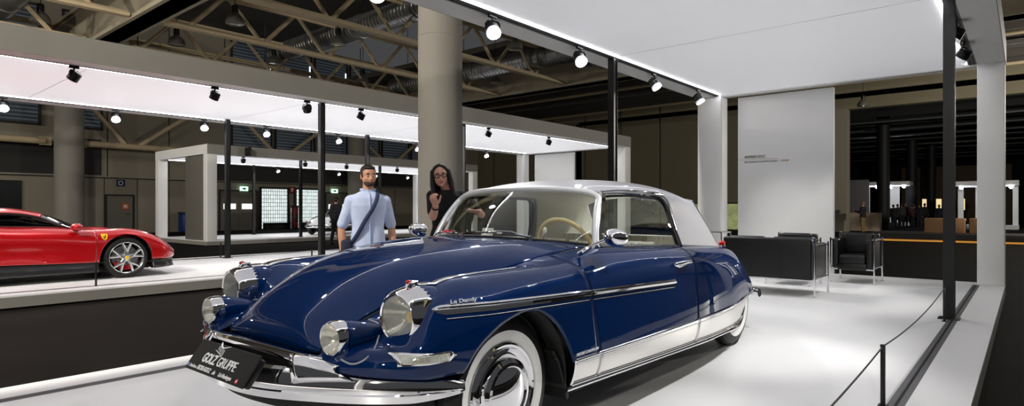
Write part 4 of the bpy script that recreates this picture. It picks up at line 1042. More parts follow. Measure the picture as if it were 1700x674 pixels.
# black posts
def post(x, y, z1, lab, grp):
    e = empty('steel_post', lab, 'post', (x, y, PT)); e['group'] = grp
    h = z1 - PT
    m = M()
    for s in (-1, 1):
        m.box((0, s * .048, h / 2), (.10, .006, h)); m.box((0, s * .02, h / 2), (.012, .05, h))
    m.build('post_profile', X['black'], e, smooth=False)
    for s in (-1, 1): M().box((s * .03, 0, h / 2), (.012, .10, h)).build('post_web', X['black'], e, smooth=False)
    M().rbox((0, 0, .006), (.19, .17, .012), .003, 2).build('base_plate', X['black'], e)
post(-4.62, 7.72, 3.531, 'black steel post at the left side of the blue car stand', 'black posts on the blue car stand')
post(-.62, 7.78, 3.531, 'tall black steel post at the right side of the blue car stand', 'black posts on the blue car stand')
for i, y in enumerate((6.72, 10.66)):
    w_ = ('left', 'right')[i]
    post(-10.64, y, 3.431, 'black steel post at the near edge of the red car stand, %s one' % w_, 'black posts on the red car stand')
    post(-14.25, y - .2, 3.431, 'black steel post at the far edge of the red car stand, %s one' % w_, 'black posts on the red car stand')
post(-26.5, 13.3, 3.321, 'thin black post at the far edge of the rear stand, left one', 'black posts on the rear stand'); post(-22.75, 13.4, 3.321, 'thin black post at the near edge of the rear stand, left one', 'black posts on the rear stand')
post(-22.75, 17.4, 3.321, 'thin black post at the near edge of the rear stand, right one', 'black posts on the rear stand')

# display boards closing the stands
def board(x0, x1, y, dz, lab):
    e = empty('display_board', lab, 'display board', ((x0 + x1) / 2, y, PT + .001))
    M().rbox((0, .05, (3.50 + dz - PT) / 2), (x1 - x0, .10, 3.50 + dz - PT), .006, 2).build('board_panel', X['white'], e)
    return e
b = board(-4.31, -2.62, 11.90, 0, 'tall white display board with small lettering behind the black sofa')
def onb(x, z): return frame((x + 3.465, -.003, z - PT), (1, 0, 0), (0, 0, 1))
text('board_lettering', 'ANDREAS GOLZ', .070, X['textd'], b, onb(-4.18, 2.315), bold=.001, sx=.74)
text('board_lettering', 'DER CITROEN DS 19 CHAPRON LE DANDY', .042, X['textd'], b, onb(-4.18, 2.225), bold=.0003, sx=.75)
text('board_lettering', 'AVAILABLE', .042, X['texto'], b, onb(-3.51, 2.228), bold=.0006, sx=.70)
M().box((-.475, -.002, 2.288 - PT), (.78, .003, .004)).build('rule_line', X['texto'], b, smooth=False)
b2 = board(-14.35, -12.55, 18.25, -.10, 'tall white display board at the far end of the red car stand')
b3 = board(-26.6, -24.9, 23.4, -.21, 'white display board at the far end of the rear stand')
text('board_lettering', 'INFO', .09, X['textd'], b3, frame((-.5, -.003, 2.0), (1, 0, 0), (0, 0, 1))) if False else None
# end wall of the rear stand, facing left
e = empty('partition_wall', 'dark grey side wall closing the left end of the rear stand', 'partition', (-23.56, 9.62, PT))
M().rbox((0, 0, 1.56), (1.68, .12, 3.10), .006, 2).build('wall_panel', mat('dark_grey_partition', (104, 100, 92), .7), e)
o = M().rbox((0, 0, 0), (.35, .10, .32), .01, 2).build('loudspeaker', X['black'], loc=(-22.15, 10.9, 3.47)); M().box((-.14, 0, 0), (.10, .06, .06)).build('bracket', X['black'], o, smooth=False); tag(o, 'small black loudspeaker box at the corner of the rear stand canopy', 'loudspeaker')
# ================================================================== track spotlights
SM = {}
def spot_parts():
    m = M(); m.rbox((0, 0, -.02), (.035, .13, .035), .006, 2); m.cyl((0, 0, -.03), (0, 0, -.075), .014, n=10); SM['adapter'] = m
    m = M(); m.tube([(-.082, 0, -.02), (-.082, 0, .055), (-.06, 0, .085), (.06, 0, .085), (.082, 0, .055), (.082, 0, -.02)], .009, 8, squash=(1, 1.8)); SM['bracket'] = m
    m = M(); m.lathe([(0, .075), (.055, .075), (.072, .066), (.076, .05), (.076, .01), (.079, .008), (.079, -.004), (.077, -.006), (.078, -.058), (.072, -.058), (.070, -.03)], (0, 0, 0), (0, 0, 1), 28)
    for k in range(6): m.lathe([(.076, .018 + .007 * k), (.0785, .02 + .007 * k), (.076, .022 + .007 * k)], (0, 0, 0), (0, 0, 1), 28)
    SM['housing'] = m
    m = M(); m.lathe([(.071, -.052), (.05, -.060), (.0, -.064)], (0, 0, 0), (0, 0, 1), 28); SM['lens'] = m
    m = M(); m.lathe([(.0785, -.056), (.083, -.066), (.083, -.098), (.081, -.098), (.080, -.066), (.075, -.058)], (0, 0, 0), (0, 0, 1), 28); SM['glare_ring'] = m
spot_parts()
proto = {}
def spotlight(x, y, z, target, lab, grp, power, size=1.25, ring=True):
    e = empty('track_spotlight', lab, 'spotlight', (x, y, z)); e['group'] = grp
    pv = Vector((0, 0, -.155)); d = (Vector(target) - (Vector((x, y, z)) + pv)).normalized()
    R = d.to_track_quat('-Z', 'Y').to_matrix().to_4x4(); R.translation = pv
    for nm, mt in (('adapter', 'black'), ('bracket', 'black'), ('housing', 'black'), ('lens', 'lamp'), ('glare_ring', 'lampring')):
        if nm == 'glare_ring' and not ring: continue
        if nm not in proto: proto[nm] = SM[nm].build(nm, X[mt], e)
        o = proto[nm]
        if o.parent is not e: o = o.copy(); COL.objects.link(o); o.parent = e
        if nm == 'bracket':
            B = Matrix.Rotation(math.atan2(d.y, d.x) - PI / 2, 4, 'Z'); B.translation = pv; o.matrix_local = B
        elif nm != 'adapter': o.matrix_local = R
    if power:
        l = bpy.data.lights.new('spot_beam', 'SPOT'); l.energy = power; l.spot_size = size; l.spot_blend = .6; l.shadow_soft_size = .05; l.color = (1, .985, .96)
        lo = bpy.data.objects.new('spot_beam', l); COL.objects.link(lo); lo.parent = e
        m = R.copy(); m.translation = pv + d * .105; lo.matrix_local = m
X['lampring'] = mat('spotlight_glass_ring', (250, 250, 255), .1, emit=(240, 245, 255), es=.25)
P1 = 128; HALL = 1500
ord_ = ['first', 'second', 'third', 'fourth', 'fifth', 'sixth', 'seventh', 'eighth']
PW = (.2, .5, 1, 1, 1, .6)
L_ = ((1.5, (-2.9, .9)), (3.5, (-2.6, 1.6)), (5.1, (-2.3, 3.4)), (6.85, (-2.2, 5.3)), (9.0, (-2.4, 9.0)), (10.73, (-2.9, 11.0)))
for i, (y, t) in enumerate(L_):
    spotlight(-4.615, y, 3.531, (t[0], t[1], .3), 'lit black spotlight on the left rail of the blue car canopy, %s from the front' % ord_[i], 'spotlights on the blue car canopy', P1 * PW[i], 1.15)
PW = (.25, 1.0, 1.2, 1.2, 1, .6)
R_ = ((1.2, (-2.4, .6)), (3.7, (-2.0, 2.2)), (6.1, (-2.1, 4.2)), (8.75, (-2.3, 8.6)), (9.95, (-3.1, 11.0)), (5.0, (-2.3, 5.6)))
for i, (y, t) in enumerate(sorted(R_)):
    spotlight(-.635, y, 3.531, (t[0], t[1], .3), 'lit black spotlight on the right rail of the blue car canopy, %s from the front' % ord_[i], 'spotlights on the blue car canopy', P1 * PW[i], 1.15)
for i, (y, t) in enumerate(((2.63, (-12.6, 1.2)), (4.65, (-12.4, 4.0)), (6.40, (-12.6, 8.2)), (7.65, (-12.4, 7.0)), (11.6, (-12.6, 11.4)), (14.2, (-12.6, 14.5)), (.4, (-12.6, 2.2)))):
    spotlight(-10.64, y, 3.431, (t[0], t[1], .3), 'black spotlight under the near edge of the red car canopy, %s' % ('%s from the left' % ord_[i] if i < 6 else 'beside the picture edge'), 'spotlights on the red car canopy', 60, ring=False)
for i, (y, t) in enumerate(((2.5, (-12.2, 2.6)), (4.35, (-12.2, 3.6)), (6.15, (-12.2, 5.3)), (7.65, (-12.4, 7.5)), (9.75, (-12.4, 9.6)), (12.6, (-12.4, 12.6)), (15.8, (-12.5, 15.2)))):
    spotlight(-14.62, y, 3.431, (t[0], t[1], .3), 'bright spotlight under the far edge of the red car canopy, %s from the left' % ord_[i], 'spotlights on the red car canopy', 58)
for i, y in enumerate((11.0, 13.6, 15.6, 18.4, 21.4)):
    spotlight(-22.74, y, 3.321, (-24.6, y + .8, .3), 'small black spotlight under the near edge of the rear canopy, %s from the left' % ord_[i], 'spotlights on the rear canopy', 110, ring=False)
for i, y in enumerate((12.2, 14.6, 17.9, 20.2, 22.4)):
    spotlight(-26.80, y, 3.321, (-24.8, y + .3, .3), 'small bright spotlight under the far edge of the rear canopy, %s from the left' % ord_[i], 'spotlights on the rear canopy', 110)
w = bpy.data.worlds.new('hall_ambient'); scene.world = w; w.use_nodes = True
w.node_tree.nodes['Background'].inputs[0].default_value = (.95, .97, 1.0, 1); w.node_tree.nodes['Background'].inputs[1].default_value = .05

# added fill lamps, shaped as pendants beyond the frame, for dim general light
X['fillglass'] = mat('fill_lamp_glass', (255, 250, 240), .3, emit=(255, 246, 232), es=6)
for i, (x, y) in enumerate(((-24, -7.5), (-5.25, -6.2), (3.0, -9.0), (6.0, 30.0), (-17.5, 1.0), (-30, -6.0))):
    e = empty('pendant_lamp', 'added fill lamp shaped as a dome pendant outside the frame, %s of them' % ord_[i], 'pendant lamp', (x, y, 9.4 if i == 1 else 5.2 if i == 4 else 6.0)); e['group'] = 'added fill lamps outside the frame'
    M().lathe([(.27, 0), (.285, .01), (.275, .10), (.24, .20), (.17, .28), (.10, .33), (.09, .36), (.10, .38), (.10, .58), (0, .62)], (0, 0, 0), (0, 0, 1), 24).build('lamp_shade', X['black'], e, solid=.006)
    M().lathe([(.26, .004), (.2, .0), (0, -.012)], (0, 0, 0), (0, 0, 1), 24).build('lamp_glass', X['fillglass'], e)
    M().cyl((0, 0, .6), (0, 0, roofz - (9.4 if i == 1 else 5.2 if i == 4 else 6.0)), .012, n=6).build('hanger', X['black'], e)
    l = bpy.data.lights.new('fill_light', 'POINT'); l.energy = HALL * (.7, 3.5, 1, 2.4, .35, .7)[i]; l.shadow_soft_size = .2; l.color = (1, .95, .86)
    lo = bpy.data.objects.new('fill_light', l); COL.objects.link(lo); lo.parent = e; lo.location = (0, 0, -.26)
# ================================================================== the red sports car (x forward)
X['rosso'] = mat('red_metallic_paint', (176, 4, 14), .28, .25, coat=1.0, coat_rough=.015)
X['carbon'] = mat('black_carbon_trim', (26, 26, 28), .38, coat=.5)
X['darkglass'] = mat('tinted_dark_glass', (14, 16, 18), .03, .0, coat=1.0)
X['silverwheel'] = mat('silver_alloy', (206, 208, 210), .22, .9)
rc = empty('sports_car', 'low bright red sports car with silver star wheels on the left stand', 'car', (-12.38, 3.56, PT + .002), PI / 2)
RS = [(.835, [(0,.45),(.3,.448),(.53,.44),(.63,.425),(.67,.405),(.675,.37),(.66,.32)]),
 (.72, [(0,.525),(.35,.52),(.64,.525),(.78,.50),(.84,.45),(.85,.38),(.84,.30)]),
 (.42, [(0,.635),(.4,.625),(.70,.715),(.86,.685),(.94,.60),(.955,.46),(.94,.29)]),
 (0, [(0,.735),(.4,.715),(.72,.815),(.88,.78),(.96,.68),(.97,.50),(.95,.28)]),
 (-.40, [(0,.80),(.45,.79),(.72,.805),(.87,.765),(.95,.66),(.96,.48),(.94,.28)]),
 (-.9, [(0,.86),(.5,.86),(.74,.835),(.87,.785),(.94,.66),(.925,.46),(.93,.29)]),
 (-1.6, [(0,.88),(.5,.88),(.76,.86),(.89,.80),(.945,.66),(.92,.46),(.94,.31)]),
 (-2.2, [(0,.95),(.5,.95),(.78,.92),(.93,.86),(.98,.70),(.97,.50),(.95,.31)]),
 (-2.7, [(0,.98),(.5,.97),(.80,.93),(.95,.86),(1.0,.70),(1.0,.5),(.97,.30)]),
 (-3.3, [(0,.92),(.5,.91),(.8,.88),(.92,.82),(.96,.68),(.95,.5),(.93,.32)]),
 (-3.68, [(0,.86),(.5,.86),(.75,.84),(.85,.78),(.88,.68),(.87,.55),(.85,.42)])]
rx = np.array([-s[0] for s in RS]); rP = np.array([s[1] for s in RS], float)
rdx = np.arange(rx[0], rx[-1], .01); rctl = np.stack([spline(rx, rP[:, j], rdx) for j in range(7)], 1)
RT = []
for row in rctl:
    t = chord(row); RT.append(spline(t / t[-1], row, np.linspace(0, 1, 49)))
RT = np.array(RT)
def rrow(x):
    u = min(max((-x - rx[0]) / .01, 0), len(rdx) - 1.001); i = int(u); return RT[i] * (1 - (u - i)) + RT[i + 1] * (u - i)
def rz_y(x, z):
    r = rrow(x)
    for j in range(48, 0, -1):
        if r[j][1] <= z <= r[j - 1][1]:
            w_ = (z - r[j][1]) / (r[j - 1][1] - r[j][1] + 1e-9); return r[j][0] * (1 - w_) + r[j - 1][0] * w_
    return r[-1][0]
def rpt(r, x, q):
    q = min(max(q, 0), 47.999); j = int(q); p = r[j] * (1 - (q - j)) + r[j + 1] * (q - j); return (x, p[0], p[1])
def body(x0, x1, n, j0=0.0):
    rows = []
    for x in np.linspace(x0, x1, n):
        r = rrow(x); zb = None
        for xc, R in ((0, .385), (-2.65, .39)):
            if abs(x - xc) < R: zb = .335 + math.sqrt(R * R - (x - xc) ** 2)
        q1 = 48
        if zb is not None and zb > r[-1][1]:
            for j in range(48, 0, -1):
                if r[j][1] <= zb <= r[j - 1][1]: q1 = j - (zb - r[j][1]) / (r[j - 1][1] - r[j][1] + 1e-9); break
        rows.append([rpt(r, x, j0 + (q1 - j0) * k / 40) for k in range(41)])
    return rows
def both(rows): return [[(p[0], -p[1], p[2]) for p in r[:0:-1]] + r for r in rows]
M().grid(both(body(.835, -.425, 150))).build('front_body', X['rosso'], rc, solid=.006, angle=60)
for s in (1, -1):
    F = (lambda r: r) if s > 0 else mir
    d = M().grid(F(body(-.431, -1.72, 60, 14))).build('door', X['rosso'], rc, solid=.006, angle=60)
    M().grid(F(body(-1.726, -3.68, 200, 6))).build('rear_wing', X['rosso'], rc, solid=.006, angle=60)
M().grid(both([r[:16] for r in body(-2.3, -3.68, 50)])).build('engine_cover', X['rosso'], rc, solid=.006)
r = rrow(-3.68); M().grid([[(-3.68, p[0] * k / 5, p[1]) for k in range(-5, 6)] for p in r[::4]]).build('tail_panel', X['carbon'], rc, solid=.01)
# sills, splitter, floor
for s in (1, -1):
    M().grid([[(x, s * (rz_y(x, .31) - .01 + a), z) for a, z in ((-.02, .315), (.0, .29), (.004, .22), (.03, .15), (.02, .125), (-.2, .12))] for x in np.linspace(-.40, -2.28, 20)]).build('side_skirt', X['carbon'], rc, solid=.006, angle=50)
    M().grid([[(x, s * (rz_y(x, .33) - .012 + a), z) for a, z in ((-.02, .335), (-.03, .28), (-.02, .20), (.02, .15), (-.1, .13))] for x in np.linspace(.40, .80, 12)]).build('bumper_side', X['carbon'], rc, solid=.006, angle=50)
sp_ = [(.80, 0), (.82, .3), (.80, .55), (.70, .78), (.52, .93), (.42, .97)]
sp2 = curve([(a, b, 0) for a, b in sp_], 30)
poly = [(p[0], p[1]) for p in sp2] + [(p[0], -p[1]) for p in sp2[::-1]]
M().prism(poly, (0, 0, .135), (1, 0, 0), (0, 1, 0), (0, 0, 1), .025).build('front_splitter', X['carbon'], rc, smooth=False)
M().tube([(p[0] + .004, p[1], .150) for p in sp2[:18]], .012, 6).build('splitter_tip', X['rosso'], rc); M().tube([(p[0] + .004, -p[1], .150) for p in sp2[:18]], .012, 6).build('splitter_tip', X['rosso'], rc)
M().grid([[(.80 - .12 * abs(y / .7) ** 2, y, .33), (.74 - .12 * abs(y / .7) ** 2, y, .25), (.78 - .12 * abs(y / .7) ** 2, y, .16)] for y in np.linspace(-.72, .72, 20)]).build('front_grille', X['blackm'], rc, solid=.01)
M().box((-1.4, 0, .16), (3.6, 1.5, .06)).build('floor_pan', X['blackm'], rc)
# cabin
CAB = [[(-.42,0,.805),(-.44,.30,.80),(-.50,.52,.795),(-.60,.68,.80)], [(-.72,0,.965),(-.74,.28,.955),(-.79,.47,.93),(-.86,.60,.895)], [(-.98,0,1.075),(-1.0,.26,1.068),(-1.03,.43,1.05),(-1.08,.535,1.01)]]
M().grid(both(smooth_net(CAB, 24, 16).tolist())).build('windscreen', X['darkglass'], rc, solid=.005)
TOP = [[(-.98,0,1.078),(-1.0,.26,1.071),(-1.03,.43,1.053),(-1.08,.54,1.013)], [(-1.3,0,1.145),(-1.3,.26,1.138),(-1.31,.44,1.115),(-1.32,.56,1.065)], [(-1.65,0,1.165),(-1.65,.26,1.158),(-1.65,.44,1.132),(-1.65,.57,1.075)], [(-2.0,0,1.14),(-2.0,.26,1.132),(-2.0,.44,1.10),(-2.0,.58,1.04)], [(-2.4,0,1.05),(-2.4,.26,1.045),(-2.4,.46,1.01),(-2.4,.62,.97)]]
TD = smooth_net(TOP, 40, 16); M().grid(both(TD.tolist())).build('roof', X['rosso'], rc, solid=.008)
for s in (1, -1):
    top = curve([(-.62, .68, .805), (-.86, .605, .90), (-1.08, .54, 1.008), (-1.32, .562, 1.06), (-1.65, .572, 1.07), (-1.82, .578, 1.055)], 40)
    bot = [(x, rrow(x)[22][0] - .04, rrow(x)[22][1] + .004) for x in np.linspace(-.62, -1.82, 40)]
    rows = [[sgn(tuple(np.array(t) * (1 - k / 8) + np.array(b) * k / 8 + np.array([0, .02, 0]) * math.sin(PI * k / 8)), s) for k in range(9)] for t, b in zip(top, bot)]
    M().grid(rows).build('side_window', glass('red_car_side_glass_%d' % (s + 1), (150, 160, 165), dens=.7), rc, solid=.004)
    M().grid([[sgn((p[0], p[1] - .0, p[2]), s), sgn((p[0] - .03, p[1] + .012, p[2] + .012), s), sgn((p[0] - .02, p[1] + .02, p[2] - .022), s)] for p in top]).build('roof_rail', X['carbon'], rc, solid=.008)
    M().grid([[sgn((x, a, b), s) for a, b in ((rrow(x)[22][0] - .045, rrow(x)[22][1] + .012), (rrow(x)[22][0] - .012, rrow(x)[22][1] + .01), (rrow(x)[22][0] - .005, rrow(x)[22][1] - .008))] for x in np.linspace(-.60, -1.84, 24)]).build('window_trim', X['carbon'], rc, solid=.006)
    M().grid([[sgn((-1.79 - .03 * k - .05 * w_, .58 + .2 * w_, 1.055 - .20 * w_), s) for k in (0, 1)] for w_ in np.linspace(0, 1, 8)]).build('rear_pillar', X['silverwheel'], rc, solid=.012)
    M().grid([[sgn((-1.86 - .62 * k / 8, .585 + .02 * k / 8 + (.24) * q, (1.045 - .10 * k / 8) - (.15 - .06 * k / 8) * q), s) for q in (0, .5, 1)] for k in range(9)]).build('rear_quarter', X['rosso'], rc, solid=.008)
    # mirror
    m = empty('door_mirror'); m.parent = rc
    M().sphere((-.70, s * .955, .855), (.085, .105, .062), 20, 12).build('mirror_shell', X['rosso'], m)
    M().tube([(-.70, s * .90, .79), (-.69, s * .93, .83)], [.03, .026], 10).build('mirror_foot', X['carbon'], m)
    # headlamp: slim dark lens on the wing
    M().grid([[sgn((x, y, float(np.interp(y, rrow(x)[:30, 0], rrow(x)[:30, 1])) + .004), s) for y in np.linspace(.66 + (.68 - x) * .12, .74 + (.70 - x) * .28, 6)] for x in np.linspace(.70, .36, 14)]).build('headlamp', X['darkglass'], rc, solid=.004)
    # shield on the front wing
    b = empty('wing_badge'); b.parent = rc
    def bp3(u, v, off): x = -.32 - u * s; z = .69 + v; return (x, s * (rz_y(x, z) + off), z)
    sh = [(-.042, .05), (.042, .05), (.044, .01), (.034, -.025), (0, -.058), (-.034, -.025), (-.044, .01)]
    M().add([bp3(u, v, .008) for u, v in sh] + [bp3(u, v, -.01) for u, v in sh], [tuple(range(7)), tuple(range(13, 6, -1))] + [(i, (i + 1) % 7, 7 + (i + 1) % 7, 7 + i) for i in range(7)]).build('shield', X['yellow'], b, smooth=False)
    h = M()
    for pts, r_ in (([(-.004, -.012), (.008, .006), (.012, .02)], .006), ([(.012, .02), (.016, .032), (.024, .028)], .004), ([(-.006, -.010), (-.004, -.03), (-.010, -.042)], .0035), ([(.008, .002), (.022, .006), (.024, -.004)], .003), ([(-.006, -.006), (-.02, .004), (-.022, .02)], .003)):
        h.tube([bp3(u, v, .010) for u, v in pts], r_, 6)
    h.build('emblem', X['blackm'], b)
M().rbox((-.95, 0, .86), (.35, 1.15, .14), .05, 3).build('dashboard', X['blackm'], rc)
sw_ = M(); c0 = Vector((-1.02, .36, .90)); sw_.tube([c0 + Vector((.05 * math.sin(a), .16 * math.cos(a), .16 * math.sin(a))) for a in np.linspace(0, 2 * PI, 30, endpoint=False)], .016, 8, closed=True); sw_.build('steering_wheel', X['rosso'], rc)
for y in (.36, -.36): M().rbox((-1.62, y, .80), (.16, .48, .60), .07, 3).build('seat', X['blackm'], rc)
def alloy(x, y, s, R=.335):
    e = empty('wheel'); e.parent = rc; e.location = (x, y * s, R); ax = (0, s, 0); h = .12
    M().lathe([(.262, h - .012), (.275, h), (.305, h - .004), (.325, h - .03), (R, h - .06), (R, -h + .06), (.31, -h), (.25, -h)], (0, 0, 0), ax, 48).build('tyre', X['rubber'], e)
    M().lathe([(.264, h - .012), (.256, h - .004), (.246, h - .012), (.236, h - .05), (.232, -h)], (0, 0, 0), ax, 48).build('rim', X['silverwheel'], e)
    M().lathe([(.20, h - .10), (.10, h - .10), (.10, h - .07), (0, h - .07)], (0, 0, 0), ax, 32).build('brake_disc', X['duct'], e)
    M().lathe([(.205, h - .11), (.205, h - .06), (.13, h - .06), (.13, h - .11)], (0, 0, 0), ax, 16, a0=PI * .62, a1=PI * 1.12).build('brake_caliper', X['rosso'], e)
    for k in range(5):
        a = 2 * PI * k / 5 + PI / 2; S = M()
        def P(rr, da, dy): return (rr * math.cos(a + da), s * (h - .03 + dy), rr * math.sin(a + da))
        S.tube([P(.045, 0, .0), P(.12, 0, .006)], [.044, .034], 8, squash=(1, .6))
        for q in (-1, 1): S.tube([P(.10, 0, .006), P(.17, q * .20, .008), P(.245, q * .26, .012)], [.027, .022, .020], 8)
        S.build('spoke', X['silverwheel'], e)
    M().lathe([(.050, h - .03), (.050, h - .012), (.04, h - .006), (0, h - .005)], (0, 0, 0), ax, 24).build('hub', X['silverwheel'], e)
    M().lathe([(.030, h - .006), (.028, h - .001), (0, h)], (0, 0, 0), ax, 24).build('hub_cap', X['yellow'], e)
    M().lathe([(.23, -h + .02), (0, -h + .02)], (0, 0, 0), ax, 24).build('wheel_back', X['blackm'], e)
for s in (1, -1):
    alloy(0, .84, s); alloy(-2.65, .85, s)
    for xc in (0, -2.65): M().lathe([(.40, 0), (.40, .30)], (xc, s * .60, .335), (0, s, 0), 24, a0=-PI * .6, a1=PI * .6).build('arch_liner', X['blackm'], rc, solid=.004)

# small silver car on the rear stand, only its front seen between the posts
sc2 = empty('silver_car', 'silver vintage car on the rear stand, half hidden behind a black post', 'car', (-24.3, 16.2, PT + .002), math.radians(-60))
X['silverpaint'] = mat('silver_car_paint', (198, 198, 196), .2, .7, coat=1.0)
net = [[(1.9,0,.42),(1.88,.35,.42),(1.78,.6,.40),(1.6,.72,.34)], [(1.5,0,.72),(1.48,.35,.72),(1.42,.62,.66),(1.36,.78,.40)], [(.8,0,.84),(.8,.35,.84),(.8,.66,.78),(.8,.82,.40)], [(.1,0,.92),(.1,.4,.91),(.1,.70,.80),(.1,.82,.40)], [(-1.2,0,.90),(-1.2,.4,.90),(-1.2,.70,.80),(-1.2,.82,.40)], [(-1.9,0,.70),(-1.9,.35,.69),(-1.9,.6,.6),(-1.85,.7,.40)], [(-2.1,0,.5),(-2.1,.3,.5),(-2.08,.5,.46),(-2.05,.55,.4)]]
M().grid(both(smooth_net(net, 60, 20).tolist())).build('body', X['silverpaint'], sc2, solid=.01)
net = [[(.35,0,.90),(.30,.35,.90),(.1,.62,.84)], [(-.15,0,1.18),(-.17,.32,1.17),(-.25,.52,1.10)], [(-.7,0,1.24),(-.7,.32,1.22),(-.7,.53,1.14)], [(-1.2,0,1.12),(-1.2,.3,1.10),(-1.15,.5,1.02)], [(-1.7,0,.82),(-1.68,.3,.81),(-1.6,.5,.78)]]
M().grid(both(smooth_net(net, 30, 12).tolist())).build('cabin', X['darkglass'], sc2, solid=.01)
for x in (1.15, -1.25):
    for s in (1, -1):
        M().lathe([(.2, .08), (.29, .07), (.315, .0), (.29, -.07), (.2, -.08)], (x, s * .68, .315), (0, s, 0), 28).build('wheel', X['rubber'], sc2)
        M().lathe([(.2, .08), (.1, .09), (0, .09)], (x, s * .68, .315), (0, s, 0), 24).build('hubcap', X['chrome'], sc2)
for s in (1, -1): M().lathe([(.09, 0), (.10, -.02), (.1, -.1), (0, -.16)], (1.72, s * .55, .58), (1, 0, 0), 20).build('headlamp', X['chrome'], sc2)
M().tube(curve([(1.55, -.74, .38), (1.85, -.5, .36), (1.95, 0, .36), (1.85, .5, .36), (1.55, .74, .38)], 24), .035, 8).build('front_bumper', X['chrome'], sc2)
# ================================================================== seats, barrier posts, things in the next hall
X['chromeleg'] = X['chrome']
def club(name, lab, cat, x, y, W, D, rz, n, grp=None):
    e = empty(name, lab, cat, (x, y, PT + .001), rz, grp)       # front faces -y
    b, f = D / 2, -D / 2
    k = (W - .02) / n
    M().rbox((0, b - .065, .485), (W - .06, .13, .545), .03, 4).build('backrest', X['leather'], e)
    for i in range(n): M().rbox((-W / 2 + .01 + k * (i + .5), b - .17, .60), (k - .16 if n == 1 else k - .10, .10, .34), .04, 4).build('back_cushion', X['leather'], e)
    for i in range(n): M().rbox((-W / 2 + .11 + (W - .22) / n * (i + .5), -.07, .365), ((W - .22) / n - .008, D - .15, .15), .04, 4).build('seat_cushion', X['leather'], e)
    M().rbox((0, -.05, .255), (W - .20, D - .10, .10), .015, 2).build('seat_base', X['leather'], e)
    for s in (-1, 1):
        M().rbox((s * (W / 2 - .065), -.03, .455), (.095, D - .09, .46), .03, 4).build('armrest', X['leather'], e)
    # piping seams on the back
    for i in range(1, 3): M().box((-W / 2 + W * i / 3, b + .0005, .45), (.004, .003, .44)).build('back_seam', X['blackm'], e, smooth=False)
    M().box((0, b + .0005, .66), (W - .12, .003, .004)).build('back_seam', X['blackm'], e, smooth=False)
    r = .0125
    for s in (-1, 1):
        for yy in (f + .02, b - .02):
            L = M(); L.cyl((s * W / 2, yy, 0.008), (s * W / 2, yy, .70), r, n=12); L.lathe([(0, 0), (.024, 0), (.024, .006), (.013, .010)], (s * W / 2, yy, 0), (0, 0, 1), 16); L.build('leg', X['chrome'], e)
        for z in (.665, .235): M().cyl((s * W / 2, f + .02, z), (s * W / 2, b - .02, z), r, n=12).build('side_rail', X['chrome'], e)
    for z, yy in ((.735, b + .0), (.215, f + .02), (.215, b - .02)):
        M().cyl((-W / 2, yy, z), (W / 2, yy, z), r * .9, n=12).build('cross_rail', X['chrome'], e) if z < .7 else M().tube([(-W / 2, b - .02, .70), (-W / 2, b - .02, .765), (-W / 2 + .03, b - .02, .768)], r, 10).build('corner_rail', X['chrome'], e)
    return e
club('sofa', 'black leather two-seat sofa with chrome frame, its back turned to us', 'sofa', -2.70, 8.84, 1.22, .74, PI, 2)
club('armchair', 'black leather armchair with chrome frame facing us, right of the sofa', 'armchair', -2.06, 10.86, .60, .70, 0, 1)
club('armchair', 'black leather armchair mostly hidden behind the sofa, only its back showing above', 'armchair', -2.76, 9.98, .62, .68, 0, 1)
e = empty('side_table', 'chrome frame side table with a glass top beside the left white column', 'table', (-3.98, 9.9, PT + .001))
for sx in (-1, 1):
    for sy in (-1, 1): M().cyl((sx * .2, sy * .2, 0), (sx * .2, sy * .2, .76), .011, n=12).build('leg', X['chrome'], e)
M().tube([(-.2, -.2, .76), (.2, -.2, .76), (.2, .2, .76), (-.2, .2, .76)], .011, 10, closed=True).build('top_frame', X['chrome'], e)
M().rbox((0, 0, .768), (.38, .38, .008), .003, 2).build('table_top', X['glass'], e)

# barrier posts and cords
X['cord'] = mat('black_elastic_cord', (14, 14, 15), .6)
def barrier(x, y, lab, grp):
    e = empty('barrier_post', lab, 'barrier post', (x, y, PT)); e['group'] = grp
    M().rbox((0, 0, .18), (.024, .024, .352), .003, 2).build('post_tube', X['black'], e)
    M().rbox((0, 0, .003), (.05, .05, .006), .002, 2).build('base_plate', X['black'], e); M().rbox((0, 0, .352), (.026, .026, .008), .002, 2).build('post_cap', X['black'], e)
def cord(a, b, sag, lab):
    P = [(a[0] + (b[0] - a[0]) * k / 20, a[1] + (b[1] - a[1]) * k / 20, PT + .345 - sag * 4 * (k / 20) * (1 - k / 20)) for k in range(21)]
    o = M().tube(P, .0045, 8).build('elastic_rope', X['cord']); tag(o, lab, 'rope')
ys = (-2.9, .6, 4.09, 7.56)
for y, n_ in zip(ys, ('behind the viewer', 'outside the frame', 'standing in front of the tall steel post', 'hidden behind the tall steel post')):
    if y > .5: barrier(-.64, y, 'barrier post at the right platform edge ' + n_, 'barrier posts of the blue car stand')
cord((-.64, .6), (-.64, 4.08), .05, 'black elastic rope running from the right barrier post towards the bottom edge')
cord((-.64, 4.10), (-.64, 7.55), .05, 'black sagging rope from the right barrier post to the tall steel post')
for i, y in enumerate((-.6, 2.88, 6.45, 9.95)):
    if i: barrier(-10.55, y, 'short barrier post at the near edge of the red stand, %s' % ('beside the front wheel', 'right of the red car', 'beyond the man')[i - 1], 'barrier posts of the red car stand')
    if i: barrier(-14.45, y, 'short barrier post at the far edge of the red stand, %s' % ('behind the red car', 'beside the far steel post', 'behind the man')[i - 1], 'barrier posts of the red car stand')
cord((-10.55, -.6), (-10.55, 2.87), .03, 'thin black elastic rope in front of the red car door'); cord((-10.55, 2.89), (-10.55, 6.44), .03, 'thin black elastic rope in front of the red car nose'); cord((-10.55, 6.46), (-10.55, 9.94), .03, 'thin black elastic rope at the near edge of the red stand behind the man')
